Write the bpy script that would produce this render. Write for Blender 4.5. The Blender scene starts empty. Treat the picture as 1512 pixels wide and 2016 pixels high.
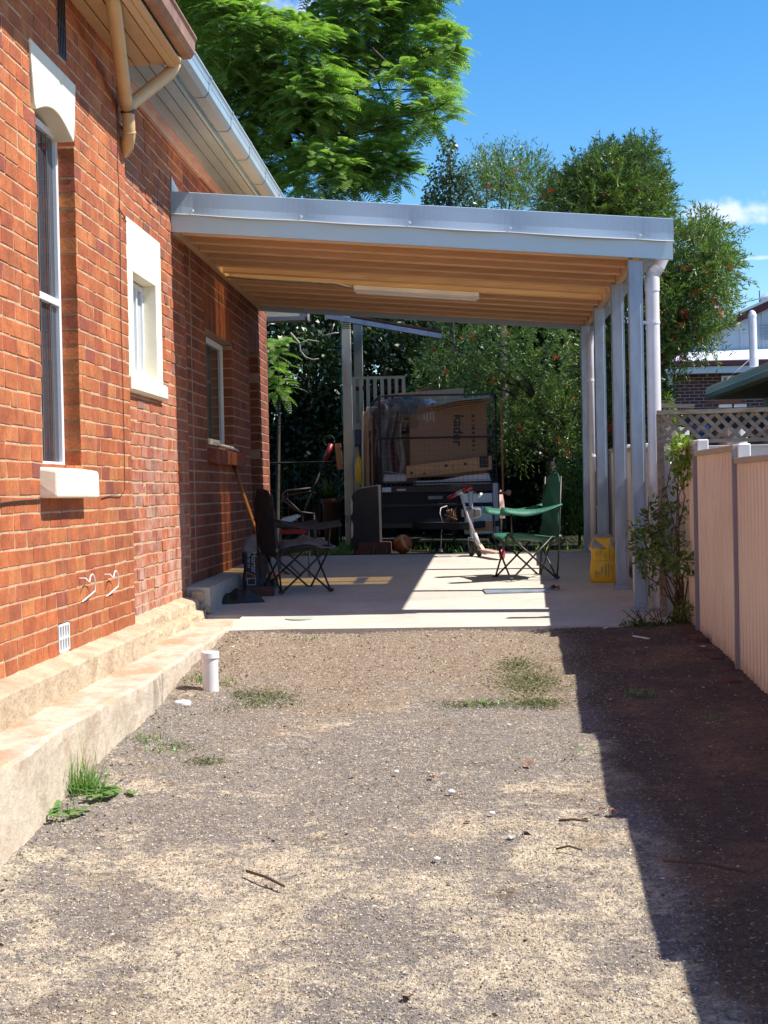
import bpy, math, random
import numpy as np
from mathutils import Vector, Matrix

# ------------------------------------------------------------ camera
FPX, CX, CY, HC = 3028.0, 756.0, 1008.0, 0.91
def _n(v): v = np.array(v, float); return v/np.linalg.norm(v)
_Y = _n([912-CX, -(962-CY), -FPX]); _Z = np.array([-.02, 1., 0.]); _Z = _n(_Z-_Z.dot(_Y)*_Y); _X = np.cross(_Y, _Z)
RC = np.stack([_X, _Y, _Z], 1)               # camera = RC @ world
sc = bpy.context.scene
cam = bpy.data.cameras.new('camera'); camo = bpy.data.objects.new('camera', cam)
sc.collection.objects.link(camo); sc.camera = camo
cam.sensor_fit = 'HORIZONTAL'; cam.sensor_width = 36; cam.lens = 36*FPX/1512
cam.clip_start = .05; cam.clip_end = 2000
M4 = Matrix.Identity(4)
for i in range(3):
    for j in range(3): M4[i][j] = float(RC[j, i])
M4[2][3] = HC
camo.matrix_world = M4
C0 = np.array([0, 0, HC])
def _ray(x, y): return RC.T @ np.array([x-CX, -(y-CY), -FPX])
def onY(x, y, Y): r = _ray(x, y); return C0+r*(Y/r[1])
def onX(x, y, X): r = _ray(x, y); return C0+r*(X/r[0])
def onG(x, y): r = _ray(x, y); return C0+r*((HC+.0557*11)/(.0557*r[1]-r[2]))
def gz(Y): return .0557*(min(max(Y, -20), 15.6)-11)

# ------------------------------------------------------------ sun, sky, exposure
SUNV = Vector((.75, -.055, 1.0)).normalized()
sun = bpy.data.lights.new('sun', 'SUN'); sun.energy = 4.6; sun.angle = math.radians(.53); sun.color = (1, .94, .85)
suno = bpy.data.objects.new('sun', sun); sc.collection.objects.link(suno)
suno.rotation_euler = SUNV.to_track_quat('Z', 'Y').to_euler()
w = bpy.data.worlds.new('World'); sc.world = w; w.use_nodes = True
wn = w.node_tree.nodes; wl = w.node_tree.links; wn.clear()
sky = wn.new('ShaderNodeTexSky'); sky.sky_type = 'NISHITA'; sky.sun_disc = False
sky.sun_elevation = math.asin(SUNV.z); sky.sun_rotation = math.atan2(SUNV.x, SUNV.y)
sky.air_density = 1.0; sky.dust_density = .2; sky.ozone_density = 2.6; sky.altitude = 200
bg = wn.new('ShaderNodeBackground'); bg.inputs[1].default_value = .100
wo = wn.new('ShaderNodeOutputWorld')
tc = wn.new('ShaderNodeTexCoord')
def cloud(px, py, sx, sy, prev, amt, seed):
    d = Vector(_n(_ray(px, py)))
    mp = wn.new('ShaderNodeVectorMath'); mp.operation = 'SUBTRACT'; mp.inputs[1].default_value = d
    wl.new(tc.outputs['Generated'], mp.inputs[0])
    s = wn.new('ShaderNodeVectorMath'); s.operation = 'MULTIPLY'; s.inputs[1].default_value = (1/sx, 1/sx, 1/sy); wl.new(mp.outputs[0], s.inputs[0])
    no = wn.new('ShaderNodeTexNoise'); no.inputs['Scale'].default_value = 70; no.inputs['Detail'].default_value = 6
    ad = wn.new('ShaderNodeVectorMath'); ad.operation = 'ADD'; ad.inputs[1].default_value = (seed, 0, 0)
    wl.new(tc.outputs['Generated'], ad.inputs[0]); wl.new(ad.outputs[0], no.inputs['Vector'])
    le = wn.new('ShaderNodeVectorMath'); le.operation = 'LENGTH'; wl.new(s.outputs[0], le.inputs[0])
    a = wn.new('ShaderNodeMath'); a.operation = 'MULTIPLY_ADD'; a.inputs[1].default_value = 2.2; wl.new(no.outputs[0], a.inputs[0]); wl.new(le.outputs['Value'], a.inputs[2])
    mr = wn.new('ShaderNodeMapRange'); mr.interpolation_type = 'SMOOTHSTEP'
    mr.inputs[1].default_value = 1.25; mr.inputs[2].default_value = 2.15; mr.inputs[3].default_value = amt; mr.inputs[4].default_value = 0
    wl.new(a.outputs[0], mr.inputs[0])
    mx = wn.new('ShaderNodeMixRGB'); wl.new(mr.outputs[0], mx.inputs[0]); wl.new(prev, mx.inputs[1]); mx.inputs[2].default_value = (7.2, 7.2, 8.0, 1)
    return mx.outputs[0]
hs = wn.new('ShaderNodeHueSaturation'); hs.inputs['Saturation'].default_value = 1.38; hs.inputs['Value'].default_value = 1.08; wl.new(sky.outputs[0], hs.inputs['Color'])
o_ = cloud(1440, 415, .036, .0105, hs.outputs[0], .62, 0)
o_ = cloud(610, 20, .05, .018, o_, .4, 3)
o_ = cloud(1490, 508, .04, .0016, o_, .35, 5)
wl.new(o_, bg.inputs[0]); wl.new(bg.outputs[0], wo.inputs[0])
sc.view_settings.view_transform = 'Standard'; sc.view_settings.look = 'None'
sc.view_settings.exposure = 0.86; sc.view_settings.gamma = 1
sc.render.engine = 'CYCLES'
sc.cycles.max_bounces = 7; sc.cycles.diffuse_bounces = 4; sc.cycles.transparent_max_bounces = 12

# ------------------------------------------------------------ materials
def nodes(name):
    m = bpy.data.materials.new(name); m.use_nodes = True
    nt = m.node_tree; b = nt.nodes['Principled BSDF']
    return m, nt, nt.nodes.new, nt.links.new, b
def coords(nt, kind='Object', scale=(1, 1, 1)):
    t = nt.nodes.new('ShaderNodeTexCoord'); mp = nt.nodes.new('ShaderNodeMapping'); mp.inputs['Scale'].default_value = scale
    if kind == 'World':
        g = nt.nodes.new('ShaderNodeNewGeometry'); nt.links.new(g.outputs['Position'], mp.inputs[0])
    else: nt.links.new(t.outputs[kind], mp.inputs[0])
    return mp.outputs[0]
def noise(nt, v, s, d=5, r=.55):
    n = nt.nodes.new('ShaderNodeTexNoise'); n.inputs['Scale'].default_value = s; n.inputs['Detail'].default_value = d; n.inputs['Roughness'].default_value = r
    nt.links.new(v, n.inputs['Vector']); return n.outputs[0]
def ramp(nt, f, stops):
    r = nt.nodes.new('ShaderNodeValToRGB'); e = r.color_ramp.elements
    while len(e) < len(stops): e.new(.5)
    for k, (p, c) in enumerate(stops):
        e[k].position = p; e[k].color = (*c, 1) if isinstance(c, tuple) else (c, c, c, 1)
    nt.links.new(f, r.inputs[0]); return r.outputs[0]
def mix(nt, f, a, b, mode='MIX'):
    m = nt.nodes.new('ShaderNodeMixRGB'); m.blend_type = mode
    for k, v in ((0, f), (1, a), (2, b)):
        if hasattr(v, 'is_linked'): nt.links.new(v, m.inputs[k])
        elif isinstance(v, tuple): m.inputs[k].default_value = (*v, 1)
        else: m.inputs[k].default_value = v if k == 0 else (v, v, v, 1)
    return m.outputs[0]
def bump(nt, b, h, st, dist=.01):
    n = nt.nodes.new('ShaderNodeBump'); n.inputs['Strength'].default_value = st; n.inputs['Distance'].default_value = dist
    nt.links.new(h, n.inputs['Height']); nt.links.new(n.outputs[0], b.inputs['Normal'])
def mat(name, c1, c2=None, sc_=6, rough=.6, metal=0, bmp=.15, bs=40, stretch=(1, 1, 1), bd=.004, lo=.35, hi=.65, kind='World'):
    m, nt, N, L, b = nodes(name)
    v = coords(nt, kind, stretch)
    c2 = c2 or tuple(x*.78 for x in c1)
    L(ramp(nt, noise(nt, v, sc_), [(lo, c1), (hi, c2)]), b.inputs['Base Color'])
    b.inputs['Roughness'].default_value = rough; b.inputs['Metallic'].default_value = metal
    if bmp: bump(nt, b, noise(nt, v, bs, 4), bmp, bd)
    return m
def brickmat(name, cols, dirt=None, purple=0):
    m, nt, N, L, b = nodes(name)
    g = N('ShaderNodeNewGeometry')
    v = coords(nt, 'World')
    base = ramp(nt, g.outputs['Random Per Island'], cols)
    n1 = noise(nt, v, 9, 6, .7); n2 = noise(nt, v, 70, 4)
    base = mix(nt, 1, base, ramp(nt, n1, [(.3, .58), (.7, 1.12)]), 'MULTIPLY')
    base = mix(nt, 1, base, ramp(nt, n2, [(.3, .74), (.7, 1.10)]), 'MULTIPLY')
    n0 = noise(nt, coords(nt, 'World', (1, 1, .45)), 1.9, 6, .65)      # broad weathering and streaks
    base = mix(nt, 1, base, ramp(nt, n0, [(.32, .78), (.68, 1.10)]), 'MULTIPLY')
    base = mix(nt, ramp(nt, noise(nt, coords(nt, 'World', (1, 1.4, .16)), 5.5, 6, .7), [(.60, 0.0), (.74, .42)]), base, (.36, .20, .14))
    if dirt:     # pale salt bloom, a stain with its own shape
        sp = N('ShaderNodeSeparateXYZ'); L(g.outputs['Position'], sp.inputs[0])
        mr = N('ShaderNodeMapRange'); mr.inputs[1].default_value = dirt[0]; mr.inputs[2].default_value = dirt[1]; mr.inputs[3].default_value = 1; mr.inputs[4].default_value = 0
        L(sp.outputs[2], mr.inputs[0])
        my = N('ShaderNodeMapRange'); my.inputs[1].default_value = dirt[2]; my.inputs[2].default_value = dirt[3]
        L(sp.outputs[1], my.inputs[0])
        mm = N('ShaderNodeMath'); mm.operation = 'MULTIPLY'; L(mr.outputs[0], mm.inputs[0]); L(my.outputs[0], mm.inputs[1])
        m2 = N('ShaderNodeMath'); m2.operation = 'MULTIPLY'; L(mm.outputs[0], m2.inputs[0]); L(ramp(nt, noise(nt, v, 5, 5, .7), [(.42, 0.0), (.62, .75)]), m2.inputs[1])
        base = mix(nt, m2.outputs[0], base, (.50, .34, .27))
    L(base, b.inputs['Base Color']); b.inputs['Roughness'].default_value = .85
    bump(nt, b, n2, .5, .004)
    return m
def leafmat(name, a, c, trans=.35, rough=.42):
    m, nt, N, L, b = nodes(name)
    g = N('ShaderNodeNewGeometry')
    col = ramp(nt, g.outputs['Random Per Island'], [(0, a), (1, c)])
    L(col, b.inputs['Base Color']); b.inputs['Roughness'].default_value = rough
    tr = N('ShaderNodeBsdfTranslucent'); L(mix(nt, 1, col, (1.0, 1.25, .45), 'MULTIPLY'), tr.inputs[0])
    mx = N('ShaderNodeMixShader'); mx.inputs[0].default_value = trans
    L(b.outputs[0], mx.inputs[1]); L(tr.outputs[0], mx.inputs[2]); L(mx.outputs[0], nt.nodes['Material Output'].inputs[0])
    return m
def clearmat(name, col, op, rough=.15):
    m, nt, N, L, b = nodes(name)
    b.inputs['Base Color'].default_value = (*col, 1); b.inputs['Roughness'].default_value = rough
    t = N('ShaderNodeBsdfTransparent'); t.inputs[0].default_value = (.9, .9, .9, 1)
    mx = N('ShaderNodeMixShader'); mx.inputs[0].default_value = op
    L(t.outputs[0], mx.inputs[1]); L(b.outputs[0], mx.inputs[2]); L(mx.outputs[0], nt.nodes['Material Output'].inputs[0])
    bump(nt, b, noise(nt, coords(nt), 14, 4), .6, .03)
    return m
M = {}
M['brick_f'] = brickmat('old_red_brick', [(0, (.47, .122, .038)), (.3, (.54, .155, .046)), (.55, (.41, .098, .034)), (.85, (.58, .20, .062)), (.97, (.38, .088, .042)), (1, (.29, .08, .05))])
M['brick_m'] = brickmat('weathered_red_brick', [(0, (.44, .115, .045)), (.4, (.50, .14, .05)), (.7, (.37, .09, .045)), (.92, (.45, .17, .10)), (1, (.22, .08, .06))], dirt=(.3, 1.9, 8.9, 9.6))
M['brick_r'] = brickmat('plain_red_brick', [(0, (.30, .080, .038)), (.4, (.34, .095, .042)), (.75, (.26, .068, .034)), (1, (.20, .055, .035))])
M['mortar_f'] = mat('cream_mortar', (.54, .37, .22), (.40, .26, .15), 20, .9, bmp=.6, bs=90)
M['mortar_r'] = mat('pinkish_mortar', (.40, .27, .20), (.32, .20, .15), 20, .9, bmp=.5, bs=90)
M['cream'] = mat('cream_paint', (.86, .80, .64), (.80, .72, .54), 5, .6, bmp=.3, bs=30)
M['beige_trim'] = mat('tan_cream_gloss_paint', (.62, .43, .22), (.55, .37, .18), 6, .4, bmp=.1)
M['sand'] = mat('weathered_render', (.52, .415, .285), (.33, .245, .155), 5, .9, bmp=.7, bs=22, bd=.03, lo=.3, hi=.7)
M['white'] = mat('white_paint', (.80, .80, .80), (.74, .74, .74), 5, .4, bmp=.05)
M['pvc'] = mat('white_pvc', (.78, .74, .76), (.70, .66, .67), 8, .35, bmp=.04)
M['bluesteel'] = mat('pale_blue_grey_sheet', (.54, .68, .74), (.51, .65, .71), 3, .4, .1, bmp=.04, bs=6, bd=.01)
M['flash'] = mat('blue_grey_flashing', (.37, .47, .57), (.34, .44, .54), 3, .45, .1, bmp=.12, bs=5, bd=.015)
M['soffit'] = mat('pale_steel_soffit', (.42, .62, .70), (.38, .57, .65), 3, .30, .5, bmp=.04)
M['pink'] = mat('pinkish_fascia_board', (.62, .40, .34), (.52, .33, .28), 5, .45, bmp=.08)
M['rust'] = mat('rusty_gutter', (.42, .23, .13), (.25, .12, .07), 5, .5, .25, bmp=.3)
M['galv'] = mat('galvanised_post', (.36, .43, .53), (.27, .32, .41), 14, .42, .3, bmp=.1, stretch=(1, 1, .25))
M['steel'] = mat('bare_steel', (.22, .22, .23), (.15, .15, .16), 14, .5, .5, bmp=.05)
M['blackm'] = mat('black_painted_steel', (.022, .022, .025), (.035, .03, .03), 8, .4, .2, bmp=.05)
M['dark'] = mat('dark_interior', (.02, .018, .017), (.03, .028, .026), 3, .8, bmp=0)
def timber(name, a, c, axis):
    st = [14, 14, 14]; st[axis] = .8
    return mat(name, a, c, 3, .55, bmp=.15, bs=12, stretch=tuple(st), bd=.003)
def vary(m, lo=.80, hi=1.08):        # each board its own tone
    nt = m.node_tree; b = nt.nodes['Principled BSDF']; l = b.inputs['Base Color'].links[0]; src = l.from_socket
    oi = nt.nodes.new('ShaderNodeObjectInfo'); c = mix(nt, 1, src, ramp(nt, oi.outputs['Random'], [(0, lo), (1, hi)]), 'MULTIPLY'); nt.links.new(c, b.inputs['Base Color']); return m
M['pine_x'] = vary(timber('warm_pine', (.68, .43, .245), (.58, .345, .18), 0))
M['pine_y'] = timber('warm_pine_beam', (.66, .45, .27), (.56, .36, .20), 1)
M['pine_z'] = timber('weathered_pine', (.42, .20, .09), (.30, .13, .06), 2)
M['grey_wood'] = mat('weathered_grey_timber', (.36, .31, .25), (.22, .185, .145), 10, .8, bmp=.4, stretch=(1, 3, 3))
M['card'] = mat('brown_cardboard', (.36, .21, .12), (.32, .185, .10), 4, .75, bmp=.15, bs=60, stretch=(1, 1, .2))
M['card2'] = mat('orange_cardboard', (.60, .34, .16), (.55, .30, .14), 4, .75, bmp=.1)
M['ink'] = mat('black_ink', (.03, .028, .03), (.04, .035, .035), 9, .7, bmp=0)
M['fence'] = mat('peach_steel_sheet', (.78, .66, .56), (.71, .58, .48), 1.2, .42, .05, bmp=.05)
M['frail'] = mat('stone_coloured_rail', (.50, .42, .33), (.45, .37, .29), 3, .4, bmp=.03)
M['fdark'] = mat('mauve_grey_fence_post', (.30, .27, .30), (.26, .23, .26), 3, .4, bmp=.03)
M['glass'] = mat('dark_window_glass', (.035, .04, .05), (.05, .055, .065), 3, .06, bmp=.02, bs=3)
M['screen'] = mat('grey_fly_screen', (.10, .11, .12), (.08, .085, .095), 3, .5, bmp=.1, bs=200)
M['alu'] = mat('white_aluminium', (.78, .80, .84), (.72, .74, .78), 3, .35, .05, bmp=.03)
M['curtain'] = mat('pale_curtain', (.45, .47, .46), (.38, .40, .39), 3, .8, bmp=.2)
M['rubber'] = mat('worn_black_rubber', (.03, .03, .03), (.05, .045, .04), 12, .8, bmp=.3)
M['gsteel'] = mat('grey_blue_gutter_steel', (.34, .43, .48), (.30, .39, .44), 3, .4, .2, bmp=.04)
M['navy'] = mat('dark_navy_painted_steel', (.007, .009, .019), (.011, .011, .015), 6, .75, .0, bmp=.1)
M['greyrust'] = mat('rusted_mesh_steel', (.045, .030, .024), (.032, .030, .032), 30, .55, .5, bmp=.1)
M['plasticwrap'] = clearmat('clear_plastic_wrap', (.22, .19, .17), .22, .2)
M['green_fab'] = mat('green_nylon', (.013, .13, .08), (.010, .10, .062), 8, .6, bmp=.4, bs=14, bd=.02)
M['black_fab'] = mat('black_nylon', (.022, .018, .020), (.03, .025, .027), 8, .75, bmp=.3, bs=14, bd=.015)
M['grey_cloth'] = mat('grey_cloth', (.16, .16, .17), (.11, .11, .12), 8, .85, bmp=.5, bs=25, bd=.02)
M['red'] = mat('red_plastic', (.27, .010, .018), (.2, .008, .014), 8, .4, bmp=.05)
M['yellow'] = mat('yellow_paper_bag', (.78, .48, .010), (.70, .42, .010), 6, .42, bmp=.5, bs=9, bd=.02)
M['bagtop'] = mat('clear_grey_bag_film', (.30, .29, .32), (.20, .20, .22), 12, .3, bmp=.5, bs=14, bd=.02)
M['bagpaper'] = mat('dark_slate_paper_bag', (.040, .045, .058), (.035, .038, .05), 6, .6, bmp=.3, bs=12, bd=.01)
M['label_w'] = mat('pale_print', (.50, .48, .52), (.45, .43, .47), 6, .5, bmp=0)
M['label_o'] = mat('orange_print', (.60, .22, .08), (.5, .18, .06), 6, .5, bmp=0)
M['maroon'] = mat('maroon_paint', (.13, .018, .022), (.10, .014, .018), 6, .5, bmp=.05)
M['whiteroof'] = mat('white_metal_cladding', (.66, .69, .76), (.60, .63, .70), 2, .4, .05, bmp=.05)
M['sage'] = mat('sage_green_gutter', (.50, .58, .50), (.45, .53, .45), 6, .4, .05, bmp=.05)
M['deckpaint'] = mat('off_white_timber_paint', (.60, .58, .46), (.52, .50, .40), 8, .55, bmp=.2, stretch=(1, 1, .3))
M['deckgrey'] = mat('grey_timber_paint', (.25, .27, .23), (.21, .23, .20), 8, .6, bmp=.1)
M['blueP'] = mat('blue_plastic', (.015, .04, .13), (.012, .03, .10), 8, .35, bmp=.1)
M['pot'] = mat('terracotta', (.045, .018, .013), (.035, .015, .01), 8, .8, bmp=.2)
M['brickbit'] = mat('brown_brick', (.12, .045, .032), (.09, .035, .027), 12, .85, bmp=.4)
M['ball'] = mat('basketball_leather', (.36, .085, .025), (.30, .07, .022), 8, .5, bmp=.3, bs=160)
M['ball2'] = mat('pale_yellow_leather', (.45, .33, .14), (.4, .3, .12), 8, .5, bmp=.3, bs=160)
M['bark'] = mat('dark_bark', (.085, .065, .05), (.05, .038, .03), 18, .9, bmp=.8, bs=30, stretch=(1, 1, .3))
M['palebark'] = mat('pale_twig_bark', (.42, .36, .30), (.30, .25, .2), 18, .8, bmp=.3)
M['jac'] = leafmat('feathery_leaf', (.155, .265, .060), (.34, .47, .14), .48)
M['bot'] = leafmat('narrow_leaf', (.060, .115, .024), (.19, .265, .058), .30)
M['botd'] = leafmat('dark_narrow_leaf', (.045, .085, .020), (.24, .33, .08), .28, .35)
M['glossy'] = leafmat('glossy_oval_leaf', (.035, .07, .03), (.10, .16, .06), .2, .3)
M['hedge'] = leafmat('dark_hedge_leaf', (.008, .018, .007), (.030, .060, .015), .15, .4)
M['lime'] = leafmat('lime_leaf', (.16, .26, .04), (.32, .38, .05), .35)
M['ole'] = leafmat('lance_leaf', (.05, .14, .03), (.13, .26, .06), .3)
M['weed'] = leafmat('weed_leaf', (.10, .22, .05), (.20, .34, .09), .3)
M['dry'] = leafmat('dry_grass_blade', (.42, .34, .17), (.55, .46, .26), .2, .7)
M['turf'] = leafmat('dull_grass_blade', (.09, .12, .045), (.20, .20, .09), .2, .7)
M['litter'] = leafmat('brown_litter', (.07, .035, .018), (.26, .15, .08), .1, .8)
M['redflower'] = leafmat('red_bristle', (.60, .035, .015), (.80, .12, .04), .3, .6)
M['deadleaf'] = mat('dead_leaf', (.16, .055, .02), (.26, .11, .045), 30, .7, bmp=.3)
M['twig'] = mat('brown_twig', (.12, .07, .04), (.08, .045, .028), 20, .8, bmp=.3)
M['rope'] = mat('green_rope', (.01, .17, .12), (.01, .13, .09), 30, .6, bmp=.2)
M['bag_black'] = mat('black_bin_liner', (.012, .012, .014), (.018, .018, .02), 8, .5, bmp=.5, bs=14, bd=.02)
M['broomwood'] = timber('broom_wood', (.50, .25, .09), (.42, .2, .07), 2)

def splash(m):          # dried soil splashed on the foot of the fence, faded streaks above
    nt = m.node_tree; b = nt.nodes['Principled BSDF']; src = b.inputs['Base Color'].links[0].from_socket
    g = nt.nodes.new('ShaderNodeNewGeometry'); sp = nt.nodes.new('ShaderNodeSeparateXYZ'); nt.links.new(g.outputs['Position'], sp.inputs[0])
    q = nt.nodes.new('ShaderNodeMath'); q.operation = 'MULTIPLY_ADD'; q.inputs[1].default_value = -.0557; nt.links.new(sp.outputs[1], q.inputs[0]); nt.links.new(sp.outputs[2], q.inputs[2])
    q2 = nt.nodes.new('ShaderNodeMath'); q2.operation = 'MULTIPLY_ADD'; q2.inputs[1].default_value = .35; nt.links.new(noise(nt, coords(nt, 'World'), 9, 6, .75), q2.inputs[0]); nt.links.new(q.outputs[0], q2.inputs[2])
    r = nt.nodes.new('ShaderNodeMapRange'); r.interpolation_type = 'SMOOTHSTEP'; r.inputs[1].default_value = -.48; r.inputs[2].default_value = -.30; r.inputs[3].default_value = .7; r.inputs[4].default_value = 0; nt.links.new(q2.outputs[0], r.inputs[0])
    c = mix(nt, r.outputs[0], src, (.26, .17, .11)); c = mix(nt, ramp(nt, noise(nt, coords(nt, 'World', (1, 1, .1)), 7, 5, .7), [(.55, 0.0), (.75, .35)]), c, (.50, .38, .30))
    nt.links.new(c, b.inputs['Base Color'])
splash(M['fence'])
def m_concrete():
    m, nt, N, L, b = nodes('pale_concrete')
    v = coords(nt, 'World')
    c = ramp(nt, noise(nt, v, 1.6, 6, .6), [(.3, (.47, .43, .375)), (.7, (.59, .545, .475))])
    c = mix(nt, 1, c, ramp(nt, noise(nt, v, 14, 5, .7), [(.3, .86), (.7, 1.06)]), 'MULTIPLY')
    c = mix(nt, ramp(nt, noise(nt, v, 5, 3), [(.66, 0.0), (.78, .35)]), c, (.30, .24, .18))
    c = mix(nt, ramp(nt, noise(nt, coords(nt, 'World', (.5, 1.6, 1)), 2.2, 6, .7), [(.54, 0.0), (.70, .35)]), c, (.34, .30, .25))
    L(c, b.inputs['Base Color']); b.inputs['Roughness'].default_value = .85
    bump(nt, b, noise(nt, v, 60, 5), .25, .004); return m
M['concrete'] = m_concrete()
def m_ledge():
    m, nt, N, L, b = nodes('old_cream_concrete')
    v = coords(nt, 'World', (1, .7, 1.0)); vv = coords(nt, 'World', (1, 1, .12))
    c = ramp(nt, noise(nt, v, 3.4, 6, .65), [(.3, (.40, .325, .240)), (.5, (.53, .455, .355)), (.7, (.36, .28, .20))])
    c = mix(nt, ramp(nt, noise(nt, vv, 7, 5, .7), [(.56, 0.0), (.72, .55)]), c, (.36, .24, .14))
    g = N('ShaderNodeNewGeometry'); sp = N('ShaderNodeSeparateXYZ'); L(g.outputs['Normal'], sp.inputs[0])
    top = N('ShaderNodeMath'); top.operation = 'MULTIPLY'; L(sp.outputs[2], top.inputs[0])
    L(ramp(nt, noise(nt, coords(nt, 'World', (1.6, .8, 1)), 2.3, 5, .6), [(.50, 0.0), (.62, .7)]), top.inputs[1])
    c = mix(nt, top.outputs[0], c, (.42, .22, .11))
    ps = N('ShaderNodeSeparateXYZ'); L(g.outputs['Position'], ps.inputs[0])      # one dark water stain
    def band(o, a, b_, c_, d_):
        r1 = N('ShaderNodeMapRange'); r1.interpolation_type = 'SMOOTHSTEP'; r1.inputs[1].default_value = a; r1.inputs[2].default_value = b_; L(o, r1.inputs[0])
        r2 = N('ShaderNodeMapRange'); r2.interpolation_type = 'SMOOTHSTEP'; r2.inputs[1].default_value = c_; r2.inputs[2].default_value = d_; r2.inputs[3].default_value = 1; r2.inputs[4].default_value = 0; L(o, r2.inputs[0])
        q = N('ShaderNodeMath'); q.operation = 'MULTIPLY'; L(r1.outputs[0], q.inputs[0]); L(r2.outputs[0], q.inputs[1]); return q.outputs[0]
    st = N('ShaderNodeMath'); st.operation = 'MULTIPLY'; L(band(ps.outputs[1], 7.25, 7.5, 7.8, 8.1), st.inputs[0])
    nv_ = N('ShaderNodeMath'); nv_.operation = 'SUBTRACT'; nv_.inputs[0].default_value = 1; L(sp.outputs[2], nv_.inputs[1]); nw = N('ShaderNodeMath'); nw.operation = 'MULTIPLY'; L(nv_.outputs[0], nw.inputs[0]); L(ramp(nt, noise(nt, coords(nt, 'World', (1, 1, .22)), 11, 6, .75), [(.47, 0.0), (.60, .8)]), nw.inputs[1]); L(nw.outputs[0], st.inputs[1])
    c = mix(nt, st.outputs[0], c, (.09, .085, .08))
    c = mix(nt, 1, c, ramp(nt, noise(nt, v, 30, 5, .7), [(.3, .84), (.7, 1.08)]), 'MULTIPLY')
    L(c, b.inputs['Base Color']); b.inputs['Roughness'].default_value = .88
    bump(nt, b, noise(nt, v, 14, 6, .65), .7, .02); return m
M['ledge'] = m_ledge()
def m_ground():
    m, nt, N, L, b = nodes('dusty_gravel')
    v = coords(nt, 'World'); g = N('ShaderNodeNewGeometry'); sp = N('ShaderNodeSeparateXYZ'); L(g.outputs['Position'], sp.inputs[0])
    grav = (.275, .242, .212); sand = (.60, .505, .37); soil = (.315, .235, .165); dsoil = (.145, .103, .076)
    def mr(o, a, b_, lo=0, hi=1):
        r = N('ShaderNodeMapRange'); r.interpolation_type = 'SMOOTHSTEP'
        for k, x in ((1, a), (2, b_), (3, lo), (4, hi)): r.inputs[k].default_value = x
        L(o, r.inputs[0]); return r.outputs[0]
    # sandy patches, more of them close to the street
    pn = noise(nt, coords(nt, 'World', (1, .8, 1)), 2.1, 8, .68)
    near = mr(sp.outputs[1], 6.9, 4.8, 0, .10)
    a0 = N('ShaderNodeMath'); a0.operation = 'MULTIPLY_ADD'; a0.inputs[1].default_value = .55; L(noise(nt, coords(nt, 'World', (.8, 1, 1)), 17, 6, .8), a0.inputs[0]); L(pn, a0.inputs[2])
    a = N('ShaderNodeMath'); a.operation = 'ADD'; L(a0.outputs[0], a.inputs[0]); L(near, a.inputs[1])
    c = mix(nt, ramp(nt, a.outputs[0], [(.84, 0.0), (.93, 1.0)]), grav, sand)
    # brown soil towards the slab
    far = mr(sp.outputs[1], 6.8, 9.4, 0, .32)
    a2 = N('ShaderNodeMath'); a2.operation = 'ADD'; L(noise(nt, v, 1.7, 7, .65), a2.inputs[0]); L(far, a2.inputs[1])
    c = mix(nt, ramp(nt, a2.outputs[0], [(.56, 0.0), (.72, .9)]), c, soil)
    c = mix(nt, ramp(nt, noise(nt, v, 3.1, 9, .75), [(.58, 0.0), (.68, .75)]), c, (.19, .125, .08))
    c = mix(nt, ramp(nt, noise(nt, coords(nt, 'World', (1, .55, 1)), 60, 3, .6), [(.56, 0.0), (.64, .55)]), c, (.12, .095, .075))
    c = mix(nt, ramp(nt, noise(nt, coords(nt, 'World', (.6, 1, 1)), 48, 3, .6), [(.60, 0.0), (.68, .6)]), c, (.60, .52, .40))
    # dark garden soil along the fence
    wob = N('ShaderNodeMath'); wob.operation = 'MULTIPLY_ADD'; wob.inputs[1].default_value = .5; L(noise(nt, v, 1.3, 4), wob.inputs[0]); L(sp.outputs[0], wob.inputs[2])
    bnd = mr(wob.outputs[0], .80, 1.0)
    c = mix(nt, bnd, c, mix(nt, ramp(nt, noise(nt, v, 2.2, 6, .7), [(.45, 0.0), (.66, .8)]), dsoil, (.30, .18, .11)))
    # individual grit
    vo = N('ShaderNodeTexVoronoi'); vo.inputs['Scale'].default_value = 175; 
    dn = N('ShaderNodeTexNoise'); dn.inputs['Scale'].default_value = 45; dn.inputs['Detail'].default_value = 3; L(v, dn.inputs['Vector'])
    dv = N('ShaderNodeVectorMath'); dv.operation = 'MULTIPLY_ADD'; dv.inputs[1].default_value = (.035, .035, .035); L(dn.outputs['Color'], dv.inputs[0]); L(coords(nt, 'World', (1, .62, 1)), dv.inputs[2]); L(dv.outputs[0], vo.inputs['Vector'])
    rg = N('ShaderNodeSeparateColor'); L(vo.outputs['Color'], rg.inputs[0])
    c = mix(nt, 1, c, ramp(nt, rg.outputs[0], [(0, .62), (.4, .90), (.8, 1.08), (.95, 1.28)]), 'MULTIPLY')
    c = mix(nt, 1, c, ramp(nt, noise(nt, v, 22, 7, .85), [(.3, .62), (.7, 1.25)]), 'MULTIPLY')
    # ground further back: deep shade put into a near-black colour
    gr = mr(sp.outputs[1], 15.6, 15.7)
    c = mix(nt, gr, c, (.030, .028, .018))
    L(c, b.inputs['Base Color']); b.inputs['Roughness'].default_value = .95; b.inputs['Specular IOR Level'].default_value = .15
    h = mix(nt, .72, vo.outputs['Distance'], noise(nt, v, 38, 8, .85))
    bump(nt, b, h, .9, .015); return m
M['ground'] = m_ground()
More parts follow.
